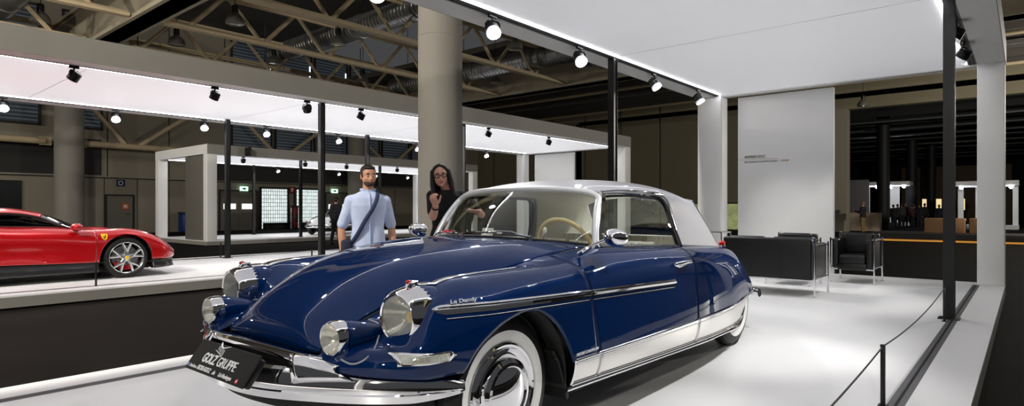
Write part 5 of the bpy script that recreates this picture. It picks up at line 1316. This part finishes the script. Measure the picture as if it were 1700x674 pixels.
barrier(-22.6, 15.0, 'short black barrier post in front of the silver car', 'barrier posts of the rear stand')

# things in the next hall
X['g1'] = mat('mid_grey_board', (92, 90, 92), .7); X['warm'] = mat('warm_lit_picture', (250, 230, 180), .5, emit=(250, 226, 170), es=.8)
X['orangelit'] = mat('amber_light_line', (255, 180, 70), .5, emit=(240, 160, 60), es=.28); X['counter'] = mat('pale_counter', (190, 170, 150), .6)
X['plinthb'] = mat('tan_upholstered_block', (150, 112, 78), .7)
def block(nm, lab, cat, c, d, m, rz=0, r=.03):
    o = M().rbox((0, 0, 0), d, r, 2).build(nm, m, loc=c, rz=rz); return tag(o, lab, cat)
block('partition', 'grey partition wall behind the lit counter in the next hall', 'partition', (-8.6, 44.0, 1.6), (1.9, .2, 3.2), X['g1'])
block('partition', 'black partition at the left of the lit counter in the next hall', 'partition', (-10.0, 43.6, 1.5), (1.0, .2, 3.0), X['blackm'])
e = empty('counter', 'long pale lit counter in the next hall with a man in front', 'counter', (-8.0, 40.9, 0), .0)
M().rbox((.45, .6, .55), (1.9, .7, 1.05), .02, 2).build('counter_body', X['counter'], e); M().rbox((.45, .6, 1.09), (1.96, .76, .05), .02, 2).build('counter_top', X['counter'], e)
M().rbox((-.9, .3, .5), (.9, .5, 1.0), .02, 2).build('dark_end', X['g1'], e)
def flowers(x, y, lab):
    e = empty('flower_arrangement', lab, 'flowers', (x, y, 1.13)); random.seed(3)
    M().lathe([(.06, 0), (.09, .1), (.07, .25), (.05, .28)], (0, 0, 0), (0, 0, 1), 14).build('vase', X['counter'], e)
    b = M(); st_ = M()
    for k in range(26):
        p = Vector((random.gauss(0, .16), random.gauss(0, .16), .55 + random.random() * .55)); st_.tube([(0, 0, .25), tuple(p)], .006, 4); b.sphere(p, .05, 8, 5)
    st_.build('stems', mat('stem_brown', (70, 50, 36), .8), e); b.build('blossoms', mat('amber_blossom', (150, 90, 60), .7), e)
flowers(-8.75, 41.2, 'dark amber flower arrangement on the counter in the next hall')
def smallstand(x, y, W, H, lab, lampsn, nm='lit_stand'):
    e = empty(nm, lab, 'exhibition stand', (x, y, 0))
    M().box((0, 0, .12), (W, 3, .24)).build('platform', X['deck'], e, smooth=False); M().box((0, 0, H), (W, 3, .3)).build('canopy', X['white'], e, smooth=False)
    M().box((0, 0, H - .17), (W - .5, 2.6, .04)).build('light_ceiling', mat('lit_ceiling_' + nm + str(int(abs(x * 10))), (240, 240, 245), .5, emit=(235, 238, 245), es=.6), e, smooth=False)
    for sx in (-1, 1): M().box((sx * (W / 2 - .2), 1.2, H / 2), (.3, .4, H)).build('column', X['white'], e, smooth=False)
    M().box((0, 1.45, H / 2), (W * .4, .08, H - .2)).build('rear_board', X['white'], e, smooth=False)
    for k in range(lampsn): M().sphere((-W / 2 + .4 + k * (W - .8) / max(1, lampsn - 1), -1.45, H - .28), .11, 12, 8).build('lamp', X['lamp'], e)
smallstand(-8.9, 58.6, 3.6, 3.4, 'white lit stand behind the people in the next hall, left of the columns', 4)
smallstand(-2.1, 52.4, 3.4, 3.05, 'white lit stand in the next hall just left of the right white column', 2)
smallstand(1.6, 36.0, 2.6, 3.6, 'grey stand frame at the right edge of the picture', 0, 'grey_stand')
for x0, x1, lab in ((-7.35, -6.80, 'glowing warm picture behind the crowd, left one'), (-6.45, -5.90, 'glowing warm picture behind the crowd, right one'), (-4.7, -4.2, 'glowing warm picture right of the tall black post')):
    e = empty('lit_picture', lab, 'picture', ((x0 + x1) / 2, 66.9, 1.35))
    M().box((0, 0, .4), (x1 - x0, .06, 1.0)).build('picture_face', X['warm'], e, smooth=False); M().box((0, .05, .4), (x1 - x0 + .1, .06, 1.1)).build('picture_frame', X['blackm'], e, smooth=False)
block('partition', 'brown partition behind the glowing pictures in the next hall', 'partition', (-5.0, 67.3, 2.6), (8.0, .3, 5.2), mat('brown_partition', (74, 60, 44), .8))
for k, u_ in enumerate((-8.62, -8.47, -8.32, -8.12)):
    o = M().sphere((0, 0, 0), .075, 12, 8).build('globe_lamp', mat('warm_globe_%d' % k, (255, 240, 200), .5, emit=(255, 240, 205), es=3), loc=(u_, 54.9 + .2 * k, 2.98)); tag(o, 'small warm globe lamp in a row above the crowd, %s from the left' % ord_[k], 'lamp', 'globe lamps in the next hall')
    M().cyl((0, 0, .06), (0, 0, 7.84 - 2.98), .008, n=6).build('hanger', X['black'], o)
# benches with amber light lines
e = empty('display_plinth', 'long low dark plinth with an amber light line along its foot', 'plinth', (-1.4, 29.6, 0))
M().rbox((-.4, 1.0, .20), (6.6, 2.6, .30), .02, 2).build('plinth_top', mat('dark_plinth', (44, 42, 42), .7), e); M().box((-.4, -.32, .06), (6.6, .04, .07)).build('light_line', X['orangelit'], e, smooth=False)
block('upholstered_block', 'tan upholstered bench block on the plinth, left of the tall black post', 'bench', (-2.55, 30.3, .66), (1.35, .6, .60), X['plinthb'])
block('upholstered_block', 'tan upholstered bench block right of the tall black post', 'bench', (-1.55, 30.4, .66), (.40, .6, .60), X['plinthb'])
block('upholstered_block', 'small brown upholstered block behind the tan bench, beside the white column', 'bench', (-1.55, 31.4, .66), (.55, .5, .60), mat('brown_block', (104, 74, 50), .7))
# ================================================================== people: one continuous remeshed body each, clothes and hair as children
def V(*a): return Vector(a)
def ctube(m, pts, rs, n=12):
    m.tube(pts, rs, n)
    for p, r in zip(pts, rs): m.sphere(p, r, n, 8)
def fused(m, name, mt, parent, voxel, smooth=3):
    """merge overlapping closed pieces into one continuous surface"""
    o = m.build(name + '_raw', None, None, smooth=False, weld=False)
    r = o.modifiers.new('r', 'REMESH'); r.mode = 'VOXEL'; r.voxel_size = voxel; r.use_smooth_shade = True
    s = o.modifiers.new('s', 'SMOOTH'); s.iterations = smooth; s.factor = .5
    bpy.context.view_layer.update()
    me = bpy.data.meshes.new_from_object(o.evaluated_get(bpy.context.evaluated_depsgraph_get()))
    old = o.data; bpy.data.objects.remove(o); bpy.data.meshes.remove(old)
    me.name = name; me.materials.clear(); me.materials.append(mt)
    me.polygons.foreach_set('use_smooth', [True] * len(me.polygons))
    o = bpy.data.objects.new(name, me); COL.objects.link(o); o.parent = parent
    return o
def ring_loft(m, secs, n=24, p=2.4):
    """secs: (centre, right vector, forward vector, half width, half depth)"""
    rows = []
    for c, r, f, a, b in secs:
        row = []
        for k in range(n):
            t = 2 * PI * k / n; ct, st = math.cos(t), math.sin(t)
            x = math.copysign(abs(ct) ** (2 / p), ct) * a; y = math.copysign(abs(st) ** (2 / p), st) * b
            row.append(Vector(c) + Vector(r) * x + Vector(f) * y)
        rows.append(row)
    m.grid(rows, closed=True)
    o = len(m.v); m.f.append(tuple(range(o - n, o))); m.f.append(tuple(reversed(range(o - n * len(rows), o - n * len(rows) + n))))
def hand(m, wr, d, nrm, curl=.35, L=.185, s=1, spread=.10):
    """palm, four fingers of different length, thumb from the side; d towards the fingertips, nrm out of the back of the hand"""
    d = Vector(d).normalized(); nrm = Vector(nrm); nrm = (nrm - d * nrm.dot(d)).normalized(); sd = d.cross(nrm) * s
    k = L / .185; wr = Vector(wr)
    secs = []
    for t, a, b in ((0, .026, .019), (.03, .034, .017), (.06, .041, .015), (.09, .042, .013), (.098, .038, .009)):
        secs.append((wr + d * t * k, sd, nrm, a * k, b * k))
    ring_loft(m, secs, 16)
    for i, (off, ln, r) in enumerate(((.031, .072, .0085), (.0105, .080, .009), (-.010, .075, .0085), (-.030, .058, .0075))):
        p0 = wr + d * .088 * k + sd * off * k; dd = (d + sd * off * spread * 40 * .02).normalized(); pts = [p0]; a = 0
        for j, fr in enumerate((.42, .32, .26)):
            a += curl * (1.0 + .25 * j); q = dd * math.cos(a) - nrm * math.sin(a); pts.append(pts[-1] + q * ln * fr * k)
        ctube(m, pts, [r * k, r * .98 * k, r * .9 * k, r * .75 * k], 8)
    p0 = wr + d * .028 * k + sd * .030 * k
    q = (sd * .75 + d * .75 - nrm * .25).normalized(); p1 = p0 + q * .040 * k; q2 = (sd * .35 + d * .95 - nrm * .35).normalized(); p2 = p1 + q2 * .030 * k; p3 = p2 + (q2 - nrm * .3).normalized() * .022 * k
    ctube(m, [p0, p1, p2, p3], [.014 * k, .0115 * k, .010 * k, .008 * k], 8)
def head(m, c, f, up, k=1.0, female=False):
    """c centre of the head; f facing; builds skull, jaw, nose, lips, brows, ears; returns a frame"""
    f = Vector(f).normalized(); up = Vector(up); up = (up - f * up.dot(f)).normalized(); r = f.cross(up)     # r = the person's right
    R = Matrix((f, -r, up)).transposed()
    def P(a, b, z): return Vector(c) + f * a * k - r * b * k + up * z * k
    m.sphere(P(-.012, 0, .030), (.098 * k, .078 * k, .090 * k), 24, 16, R)
    m.sphere(P(.012, 0, -.025), (.074 * k, .066 * k, .082 * k), 20, 12, R)
    m.sphere(P(.028, 0, -.062), (.055 * k, (.046 if female else .052) * k, .046 * k), 18, 12, R)
    m.sphere(P(.064, 0, -.090), (.022 * k, (.018 if female else .024) * k, .018 * k), 12, 8, R)              # chin
    for s in (-1, 1):
        m.sphere(P(.052, s * .038, -.020), (.028 * k, .024 * k, .026 * k), 12, 8, R)                         # cheeks
        m.sphere(P(.074, s * .030, .028), (.014 * k, .024 * k, .009 * k), 12, 8, R)                          # brows
        m.sphere(P(-.006, s * .076, -.004), (.018 * k, .009 * k, .032 * k), 12, 8, R)                        # ears
        m.sphere(P(.086, s * .012, -.030), (.011 * k, .009 * k, .009 * k), 10, 6, R)
    m.tube([P(.080, 0, .018), P(.092, 0, -.004), P(.104, 0, -.026), P(.088, 0, -.034)], [.008 * k, .010 * k, .013 * k, .010 * k], 10)
    m.sphere(P(.086, 0, -.054), (.010 * k, .023 * k, .007 * k), 12, 8, R); m.sphere(P(.082, 0, -.064), (.012 * k, .020 * k, .008 * k), 12, 8, R)
    return P, R
def face_bits(P, R, par, k, lipc, dark=(40, 28, 22), beard=None):
    M1 = M(); M2 = M()
    for s in (-1, 1):
        M1.sphere(P(.073, s * .031, .008), (.011 * k, .014 * k, .0085 * k), 12, 8, R); M2.sphere(P(.0815, s * .031, .008), (.004 * k, .006 * k, .006 * k), 10, 6, R)
    e = M1.build('eyes', mat('eye_white', (226, 222, 216), .2), par); M2.build('iris', mat('dark_iris', dark, .1), e)
    b = M()
    for s in (-1, 1): b.tube([P(.082, s * .016, .030), P(.084, s * .032, .036), P(.074, s * .050, .030)], [.004 * k, .005 * k, .003 * k], 8)
    b.build('eyebrows', mat('eyebrow_dark', (30, 22, 18), .8), par)
    l = M(); l.sphere(P(.0885, 0, -.054), (.009 * k, .021 * k, .0055 * k), 12, 8, R); l.sphere(P(.086, 0, -.063), (.010 * k, .018 * k, .006 * k), 12, 8, R)
    l.build('lips', mat('lips_tone', lipc, .4), par)
def frameof(dirv): d = Vector((dirv[0], dirv[1], 0)); return Vector((d.x, d.y, 0)).normalized()

def figure(name_label, loc, J, face, k_head=1.0, skin=(206, 160, 132), top=None, legs=(30, 30, 34), shoes=(20, 18, 18), voxel=.008, female=False, sleeve=.9, lowres=False, grp=None, hair=(28, 22, 20), hair_style='short', topname='shirt', lips=(170, 104, 96), hands=None, coat=0.0):
    """J: joints in local coordinates (root at the feet)"""
    e = empty('person', name_label, 'person', loc, 0, grp)
    g = {q: Vector(p) for q, p in J.items()}
    fw = frameof(face['body']); rt = Vector((fw.y, -fw.x, 0))            # rt = the person's right
    up = (g['neck'] - g['pelvis']).normalized()
    w = .92 if female else 1.0
    def at(t): return g['pelvis'] * (1 - t) + g['neck'] * t
    sh_r = (g['shR'] - g['shL']); sw = sh_r.length / 2; sr = sh_r.normalized()
    def torso(m, o, t0=-.20, bust=True):
        S = []
        for t, a, b in ((-.20, .155, .105), (-.05, .168 * (1.04 if female else 1), .118), (.12, .160, .112), (.32, .140 * (.93 if female else 1.05), .100), (.55, .158 * w, .112), (.75, .176 * w, .120), (.90, .165 * w, .105), (.98, .11 * w, .075), (1.03, .065, .06)):
            if t < t0: continue
            q = min(1, max(0, (t - .3) / .5)); r = (rt * (1 - q) + sr * q).normalized(); f = Vector((-r.y, r.x, 0)); f = f if f.dot(fw) > 0 else -f
            S.append((at(t), r, f.normalized(), a + o, b + o))
        ring_loft(m, S)
        if female:
            for s in (-1, 1): m.sphere(at(.66) + rt * s * .075 + fw * .085, (.07 + o, .07 + o, .07 + o), 14, 10)
    def arm(m, s, o, upto=9):
        a, b, c = g['sh' + s], g['el' + s], g['wr' + s]
        r1, r2, r3 = (.050 * w, .042 * w, .030 * w)
        ctube(m, [a * .75 + at(.86) * .25, a], [.058 * w + o, .054 * w + o])
        if upto <= 1: ctube(m, [a, a * (1 - upto) + b * upto], [r1 + o, (r1 * (1 - upto) + r2 * upto) + o * 1.15]); return
        ctube(m, [a, (a + b) / 2, b], [r1 + o, r1 * .97 + o, r2 * .95 + o])
        u = min(1, upto - 1); ctube(m, [b, b * .65 + c * .35, b * (1 - u) + c * u], [r2 * .95 + o, r2 * 1.02 + o, (r3 if u > .9 else r2 * .85) + o])
    def leg(m, s, o):
        h, kn, an, toe = g['hip' + s], g['kn' + s], g['an' + s], g['toe' + s]
        ctube(m, [h, (h + kn) / 2, kn], [.088 + o, .076 + o, .056 + o]); ctube(m, [kn, kn * .65 + an * .35, an], [.054 + o, .056 + o, .036 + o * 1.6])
    body = M(); torso(body, 0)
    nk = g['neck']; hc = g['head']; ctube(body, [nk - up * .03, (nk * .45 + hc * .55) - Vector(face['head']) * .012, hc - up * .03], [.062 * w, .053 * w, .056 * w])
    P, R = head(body, hc, face['head'], face.get('up', (0, 0, 1)), k_head, female)
    for s in 'RL':
        arm(body, s, 0); leg(body, s, 0)
        ctube(body, [g['an' + s], g['an' + s] * .6 + g['toe' + s] * .4 + Vector((0, 0, -.02))], [.034, .018])
        hd = (hands or {}).get(s); d = (g['wr' + s] - g['el' + s])
        if not lowres:
            if hd: hand(body, g['wr' + s], hd[0], hd[1], hd[2], .175 if female else .19, hd[3])
            else: hand(body, g['wr' + s], d, rt * (1 if s == 'R' else -1), .32, .19, 1 if s == 'R' else -1)
        else: hand(body, g['wr' + s], d, rt * (1 if s == 'R' else -1), .25, .19, 1 if s == 'R' else -1)
    sk = mat('skin_tone', skin, .5, var=.04, vscale=20)
    fused(body, 'body', sk, e, voxel if not lowres else .02, 2)
    if top:
        m = M(); torso(m, .016 + coat, -.20); 
        for s in 'RL': arm(m, s, .014 + coat, sleeve)
        fused(m, topname, mat('cloth_' + topname, top, .85, bump=.12, bscale=60, var=.07, vscale=12), e, voxel * 1.3 if not lowres else .024, 3)
    m = M(); S = [(at(t), rt, fw, a, b) for t, a, b in ((-.26, .165, .115), (-.10, .178, .126), (.06, .172, .12), (.14, .162, .114))]; ring_loft(m, S)
    for s in 'RL': leg(m, s, .016)
    fused(m, 'trousers', mat('cloth_trousers', legs, .85, var=.06, vscale=10), e, voxel * 1.5 if not lowres else .026, 3)
    for s in 'RL':
        a, t = g['an' + s], g['toe' + s]; d = (t - a); d.z = 0; d.normalize(); sd = Vector((-d.y, d.x, 0)); m = M()
        S = [(Vector((a.x, a.y, .05)) + d * x, sd, Vector((0, 0, 1)), aa, bb) for x, aa, bb in ((-.075, .028, .035), (-.05, .038, .046), (0, .042, .050), (.07, .046, .040), (.13, .048, .030), (.175, .040, .024), (.195, .022, .016))]
        S = [((c[0], c[1], b * 1.0 + .002), r, f, a_, b) for c, r, f, a_, b in S]
        ring_loft(m, S, 16); m.build('shoe', mat('shoe_leather', shoes, .5), e)
    hm = mat('hair_colour', hair, .55, bump=.3, bscale=90)
    k = k_head
    if hair_style == 'short':
        m = M(); m.sphere(P(-.026, 0, .048), (.096 * k, .083 * k, .084 * k), 24, 14, R); m.sphere(P(-.052, 0, .0), (.066 * k, .078 * k, .078 * k), 20, 12, R); m.sphere(P(.03, 0, .092), (.052 * k, .06 * k, .026 * k), 16, 10, R)
        for s in (-1, 1): m.sphere(P(.012, s * .072, .026), (.02 * k, .010 * k, .042 * k), 10, 8, R)
        fused(m, 'hair', hm, e, .007 if not lowres else .02, 2)
    elif hair_style == 'long':
        m = M(); m.sphere(P(-.034, 0, .048), (.094 * k, .086 * k, .084 * k), 24, 14, R); m.sphere(P(-.060, 0, .0), (.064 * k, .080 * k, .095 * k), 20, 12, R)
        ctube(m, [P(.030, .004, .116), P(.040, .040, .098), P(.030, .074, .060), P(.02, .080, .02)], [.02 * k, .021 * k, .018 * k, .017 * k])
        ctube(m, [P(.030, -.002, .116), P(.034, -.040, .100), P(.026, -.074, .064), P(.016, -.080, .02)], [.02 * k, .021 * k, .018 * k, .017 * k])
        for lock in face['locks']: ctube(m, [Vector(q[:3]) for q in lock], [q[3] for q in lock])
        fused(m, 'hair', hm, e, .007 if not lowres else .02, 2)
    return e, P, R, g

def standing(fdir, h=1.78, stride=.0, lean=0.0):
    """default joints for someone standing and facing fdir (local coordinates)"""
    f = Vector((fdir[0], fdir[1], 0)).normalized(); r = Vector((f.y, -f.x, 0)); s = h / 1.78; z = Vector((0, 0, 1))
    def q(a, b, c): return f * a * s + r * b * s + z * c * s
    J = dict(pelvis=q(0, 0, .97), neck=q(.0 + lean, 0, 1.49), head=q(.03 + lean, 0, 1.655), shR=q(lean, .185, 1.43), shL=q(lean, -.185, 1.43), elR=q(-.03 + lean, .235, 1.14), elL=q(-.03 + lean, -.235, 1.14), wrR=q(.06 + lean, .245, .90), wrL=q(.06 + lean, -.245, .90))
    for S, sg, st in (('R', 1, stride), ('L', -1, -stride)):
        J['hip' + S] = q(0, sg * .09, .92); J['kn' + S] = q(.02 + st * .5, sg * .095, .50); J['an' + S] = q(-.03 + st, sg * .10, .085); J['toe' + S] = q(.11 + st, sg * .125, .035)
    return J

# --- the man in the light blue shirt, walking past in the gangway
fb = (.80, -.42)
J = standing((.80, -.42), 1.80, .12)
f_ = Vector((.80, -.42, 0)).normalized(); r_ = Vector((f_.y, -f_.x, 0))
J['shR'] += V(0, 0, -.03) - r_ * .010; J['shL'] += V(0, 0, -.03) + r_ * .010
J['elR'] = J['shR'] + r_ * .09 - f_ * .05 + V(0, 0, -.28); J['wrR'] = J['elR'] + r_ * -.01 + f_ * .06 + V(0, 0, -.25)
J['elL'] = J['shL'] - r_ * .08 - f_ * .05 + V(0, 0, -.28); J['wrL'] = J['elL'] + r_ * .0 + f_ * .09 + V(0, 0, -.24)
man, P, R, g = figure('man in a light blue short-sleeved shirt with a dark shoulder strap behind the bonnet', (-5.30, 3.90, 0), J, dict(body=fb, head=(.86, -.30, -.04)), 1.0, (196, 142, 112), (196, 208, 236), (48, 52, 66), (30, 28, 28), sleeve=.86, hair=(34, 27, 24))
face_bits(P, R, man, 1.0, (160, 96, 84))
m = M(); m.sphere(P(.052, 0, -.072), (.046, .050, .036), 18, 12, R); m.sphere(P(.030, 0, -.06), (.046, .060, .046), 18, 12, R); m.sphere(P(.078, 0, -.046), (.012, .026, .006), 12, 8, R)
fused(m, 'beard', mat('dark_beard', (62, 46, 38), .8), man, .007, 2)
# collar and placket, strap from the left shoulder to the right hip
def chest(t, b, out): 
    c = g['pelvis'] * (1 - t) + g['neck'] * t; return c + r_ * b + f_ * out
st = [chest(.99, -.085, -.03), chest(1.0, -.090, .05), chest(.90, -.075, .118), chest(.70, -.03, .145), chest(.45, .05, .135), chest(.2, .12, .125), chest(.02, .175, .07), chest(-.06, .20, .0)]
stb = [chest(-.06, .20, .0), chest(.0, .17, -.09), chest(.3, .07, -.135), chest(.7, -.04, -.145), chest(.95, -.085, -.07), chest(.99, -.085, -.03)]
X['strap'] = mat('dark_blue_strap', (44, 54, 84), .8)
sb = M(); pts = curve([tuple(p) for p in st + stb[1:-1]], 70); sb.tube([tuple(p) for p in pts], .026, 10, closed=True, squash=(.8, .8)); sb.build('bag_strap', X['strap'], man)
M().rbox(chest(-.16, .23, -.02), (.30, .10, .24), .03, 3, rz=math.atan2(f_.y, f_.x)).build('shoulder_bag', mat('dark_blue_bag', (34, 40, 60), .8), man)
col = M()
for s in (-1, 1): col.tube([chest(1.03, s * .005, .070), chest(1.05, s * .055, .045), chest(1.06, s * .070, -.01), chest(1.06, s * .04, -.06)], [.010, .016, .016, .014], 8)
col.build('collar', mat('shirt_collar', (182, 196, 226), .8), man)
M().tube([chest(t, 0.0, o) for t, o in ((1.0, .088), (.9, .128), (.7, .142), (.5, .132), (.25, .134), (-.1, .146))], .007, 8).build('placket', mat('shirt_placket', (184, 198, 228), .8), man)

# --- the woman in black, leaning over to look at the car with a small camera in her hand
W0 = Vector((-4.36, 4.10, PT))
def L(x, y, z): return Vector((x, y, z)) - W0
fbw = (.62, -.78)
J = standing(fbw, 1.60)
JW = {'head': (-4.317, 4.023, 1.649), 'neck': (-4.303, 4.113, 1.505), 'shR': (-4.429, 4.019, 1.459), 'shL': (-4.205, 4.185, 1.462), 'elR': (-4.282, 3.894, 1.261), 'wrR': (-4.131, 3.786, 1.363), 'elL': (-3.976, 4.233, 1.283), 'wrL': (-3.851, 4.051, 1.307), 'pelvis': (-4.387, 4.173, .995)}
for q, p in JW.items(): J[q] = L(*p)
rr = Vector((fbw[1], -fbw[0], 0)).normalized()
for S, sg in (('R', 1), ('L', -1)): J['hip' + S] = J['pelvis'] + rr * sg * .085 + V(0, 0, -.05)
for S, sg in (('R', 1), ('L', -1)):
    b0 = J['pelvis'] * 1.0; b0.z = 0
    J['kn' + S] = b0 + rr * sg * .09 + Vector((fbw[0], fbw[1], 0)) * .02 + V(0, 0, .44); J['an' + S] = b0 + rr * sg * .10 + V(0, 0, .085); J['toe' + S] = J['an' + S] + Vector((fbw[0], fbw[1], 0)) * .13 + V(0, 0, -.05)
tocam = Vector((4.27, -4.01, -.30)).normalized()
hf = Vector((.735, -.665, -.05)); hu = Vector((-.10, -.09, 1.0))
hr = hf.cross(hu).normalized(); hq = J['head']
def hp(a, b, z): return hq + hf.normalized() * a - hr * b + hu.normalized() * z
locks = []
for b0, b1, z1, a1, rr_ in ((.076, .098, -.16, .03, .024), (.070, .110, -.22, -.01, .027), (.060, .085, -.20, -.05, .03), (-.076, -.086, -.14, .025, .022), (-.072, -.088, -.21, .0, .026), (-.06, -.075, -.22, -.045, .03), (0, .0, -.20, -.09, .035), (.03, .05, -.21, -.085, .03), (-.03, -.05, -.21, -.08, .03)):
    a0 = .02 if abs(b0) > .065 else -.06
    locks.append([tuple(hp(a0, b0, .05)) + (rr_,), tuple(hp((a0 + a1) / 2 - .005, (b0 + b1) / 2 + math.copysign(.006, b0), -.06)) + (rr_ * 1.05,), tuple(hp(a1, b1, z1)) + (rr_ * .9,), tuple(hp(a1 + .02, b1 * 1.05, z1 - .07)) + (rr_ * .35,)])
rh_d = (Vector((.02, -.06, .10)), (.3, -.9, -.2), .75, 1); lh_d = (Vector((-.12, -.10, .03)), (.10, -.15, -1), .42, -1)
wom, P, R, g = figure('woman in black with long dark hair and glasses, leaning over behind the windscreen', tuple(W0), J, dict(body=fbw, head=hf, up=hu, locks=locks), .93, (214, 160, 138), (16, 15, 17), (18, 18, 20), (16, 16, 16), female=True, sleeve=.72, hair=(34, 23, 21), hair_style='long', topname='black_top', lips=(186, 92, 92), hands={'R': rh_d, 'L': lh_d}, voxel=.007)
face_bits(P, R, wom, .93, (176, 84, 88))
gl = empty('glasses'); gl.parent = wom
for s in (-1, 1):
    q = [P(.093, s * (.033 + .026 * math.cos(a)), .006 + .019 * math.sin(a) + s * 0) for a in np.linspace(0, 2 * PI, 24, endpoint=False)]
    M().tube(q, .0032, 8, closed=True).build('lens_rim', X['black'], gl)
    M().tube([P(.090, s * .060, .014), P(.02, s * .080, .012), P(-.02, s * .082, .008)], .003, 6).build('temple', X['black'], gl)
M().tube([P(.094, .008, .008), P(.097, 0, .012), P(.094, -.008, .008)], .003, 6).build('bridge', X['black'], gl)
wr = g['wrR']; d = (g['wrR'] - g['elR']).normalized()
M().lathe([(.032, -.012), (.036, -.008), (.036, .008), (.032, .012)], wr - d * .02, d, 20).build('watch_strap', X['black'], wom)
o = M(); o.rbox((0, 0, 0), (.095, .035, .058), .008, 3); o.lathe([(.022, .017), (.022, .04), (.018, .045), (0, .045)], (.01, 0, 0), (0, -1, 0), 20)
o = o.build('compact_camera', X['black'], None); o.location = Vector((-3.880, 3.965, 1.372)); o.rotation_euler = (0, .15, math.radians(35)); tag(o, 'small black camera held in the hand of the woman in black', 'camera')
# cord of the camera
# --- dark figure in the far gangway
J = standing((-.2, 1), 1.80, .10)
figure('man in a dark suit seen from behind in the gangway left of the blue shirt', (-20.1, 13.3, 0), J, dict(body=(-.2, 1), head=(-.5, .8, 0)), 1.0, (170, 124, 100), (22, 24, 32), (20, 21, 26), (14, 14, 14), voxel=.012, sleeve=1.95, topname='jacket', coat=.012)
J = standing((.4, -1), 1.74, .05)
figure('dark figure at the far side of the red car stand, left of the column', (-17.6, 17.9, 0), J, dict(body=(.4, -1), head=(.4, -1, 0)), 1.0, (150, 112, 92), (18, 18, 22), (18, 18, 22), (14, 14, 14), voxel=.012, lowres=True, sleeve=1.95, topname='jacket')
# --- people in the next hall
J = standing((-1, .25), 1.74); J['elR'] = J['shR'] + V(-.06, .05, -.28); J['wrR'] = J['elR'] + V(-.25, .02, .06); J['elL'] = J['shL'] + V(-.08, -.02, -.27); J['wrL'] = J['elL'] + V(-.24, .05, .10)
figure('grey-haired man in a dark jacket and tan trousers at the lit counter', (-7.0, 38.6, 0), J, dict(body=(-1, .25), head=(-1, .2, -.1)), 1.0, (190, 140, 112), (30, 28, 28), (120, 98, 56), (24, 20, 18), voxel=.015, lowres=True, sleeve=1.95, topname='jacket', hair=(120, 100, 84), coat=.01)
crowd = ((1483, 44.5, (.2, 1), (34, 34, 38), 'in dark clothes, leftmost of the standing group'), (1490, 45.5, (.1, 1), (66, 62, 64), 'in a grey top with long hair, second in the standing group'), (1497, 45.0, (-.3, 1), (58, 56, 58), 'in a grey top, third in the standing group'),
         (1503, 47.0, (.5, -1), (20, 20, 22), 'in black, fourth in the standing group'), (1513, 46.0, (-.8, 1), (74, 40, 40), 'in a dull red top in the middle of the group'), (1518, 48.0, (0, 1), (26, 26, 30), 'in dark clothes right of the red top'), (1526, 44.0, (-.4, 1), (16, 16, 18), 'tall and black-clad under the warm picture'), (1535, 46.5, (.3, 1), (40, 30, 26), 'in brown, right of the tall one'), (1559, 45.5, (.2, -1), (24, 28, 40), 'in dark blue, nearest the tall black post'))
cy_, sy_ = math.cos(math.radians(40.314)), math.sin(math.radians(40.314))
for i, (u, dd, fd, colr, lab) in enumerate(crowd):
    t = (u - 850) / 1008; x, y = (cy_ * t - sy_) * dd, (sy_ * t + cy_) * dd
    figure('distant visitor ' + lab, (x, y, 0), standing(fd, 1.66 + .04 * (i % 4), .05 * (i % 3)), dict(body=(fd[0], fd[1], 0), head=(fd[0], fd[1], 0)), 1.0, (160, 118, 96), colr, (24, 26, 34), (16, 16, 16), voxel=.02, lowres=True, sleeve=1.9, topname='jacket', grp='visitors in the next hall', hair=(40 + 10 * (i % 3), 32, 28))
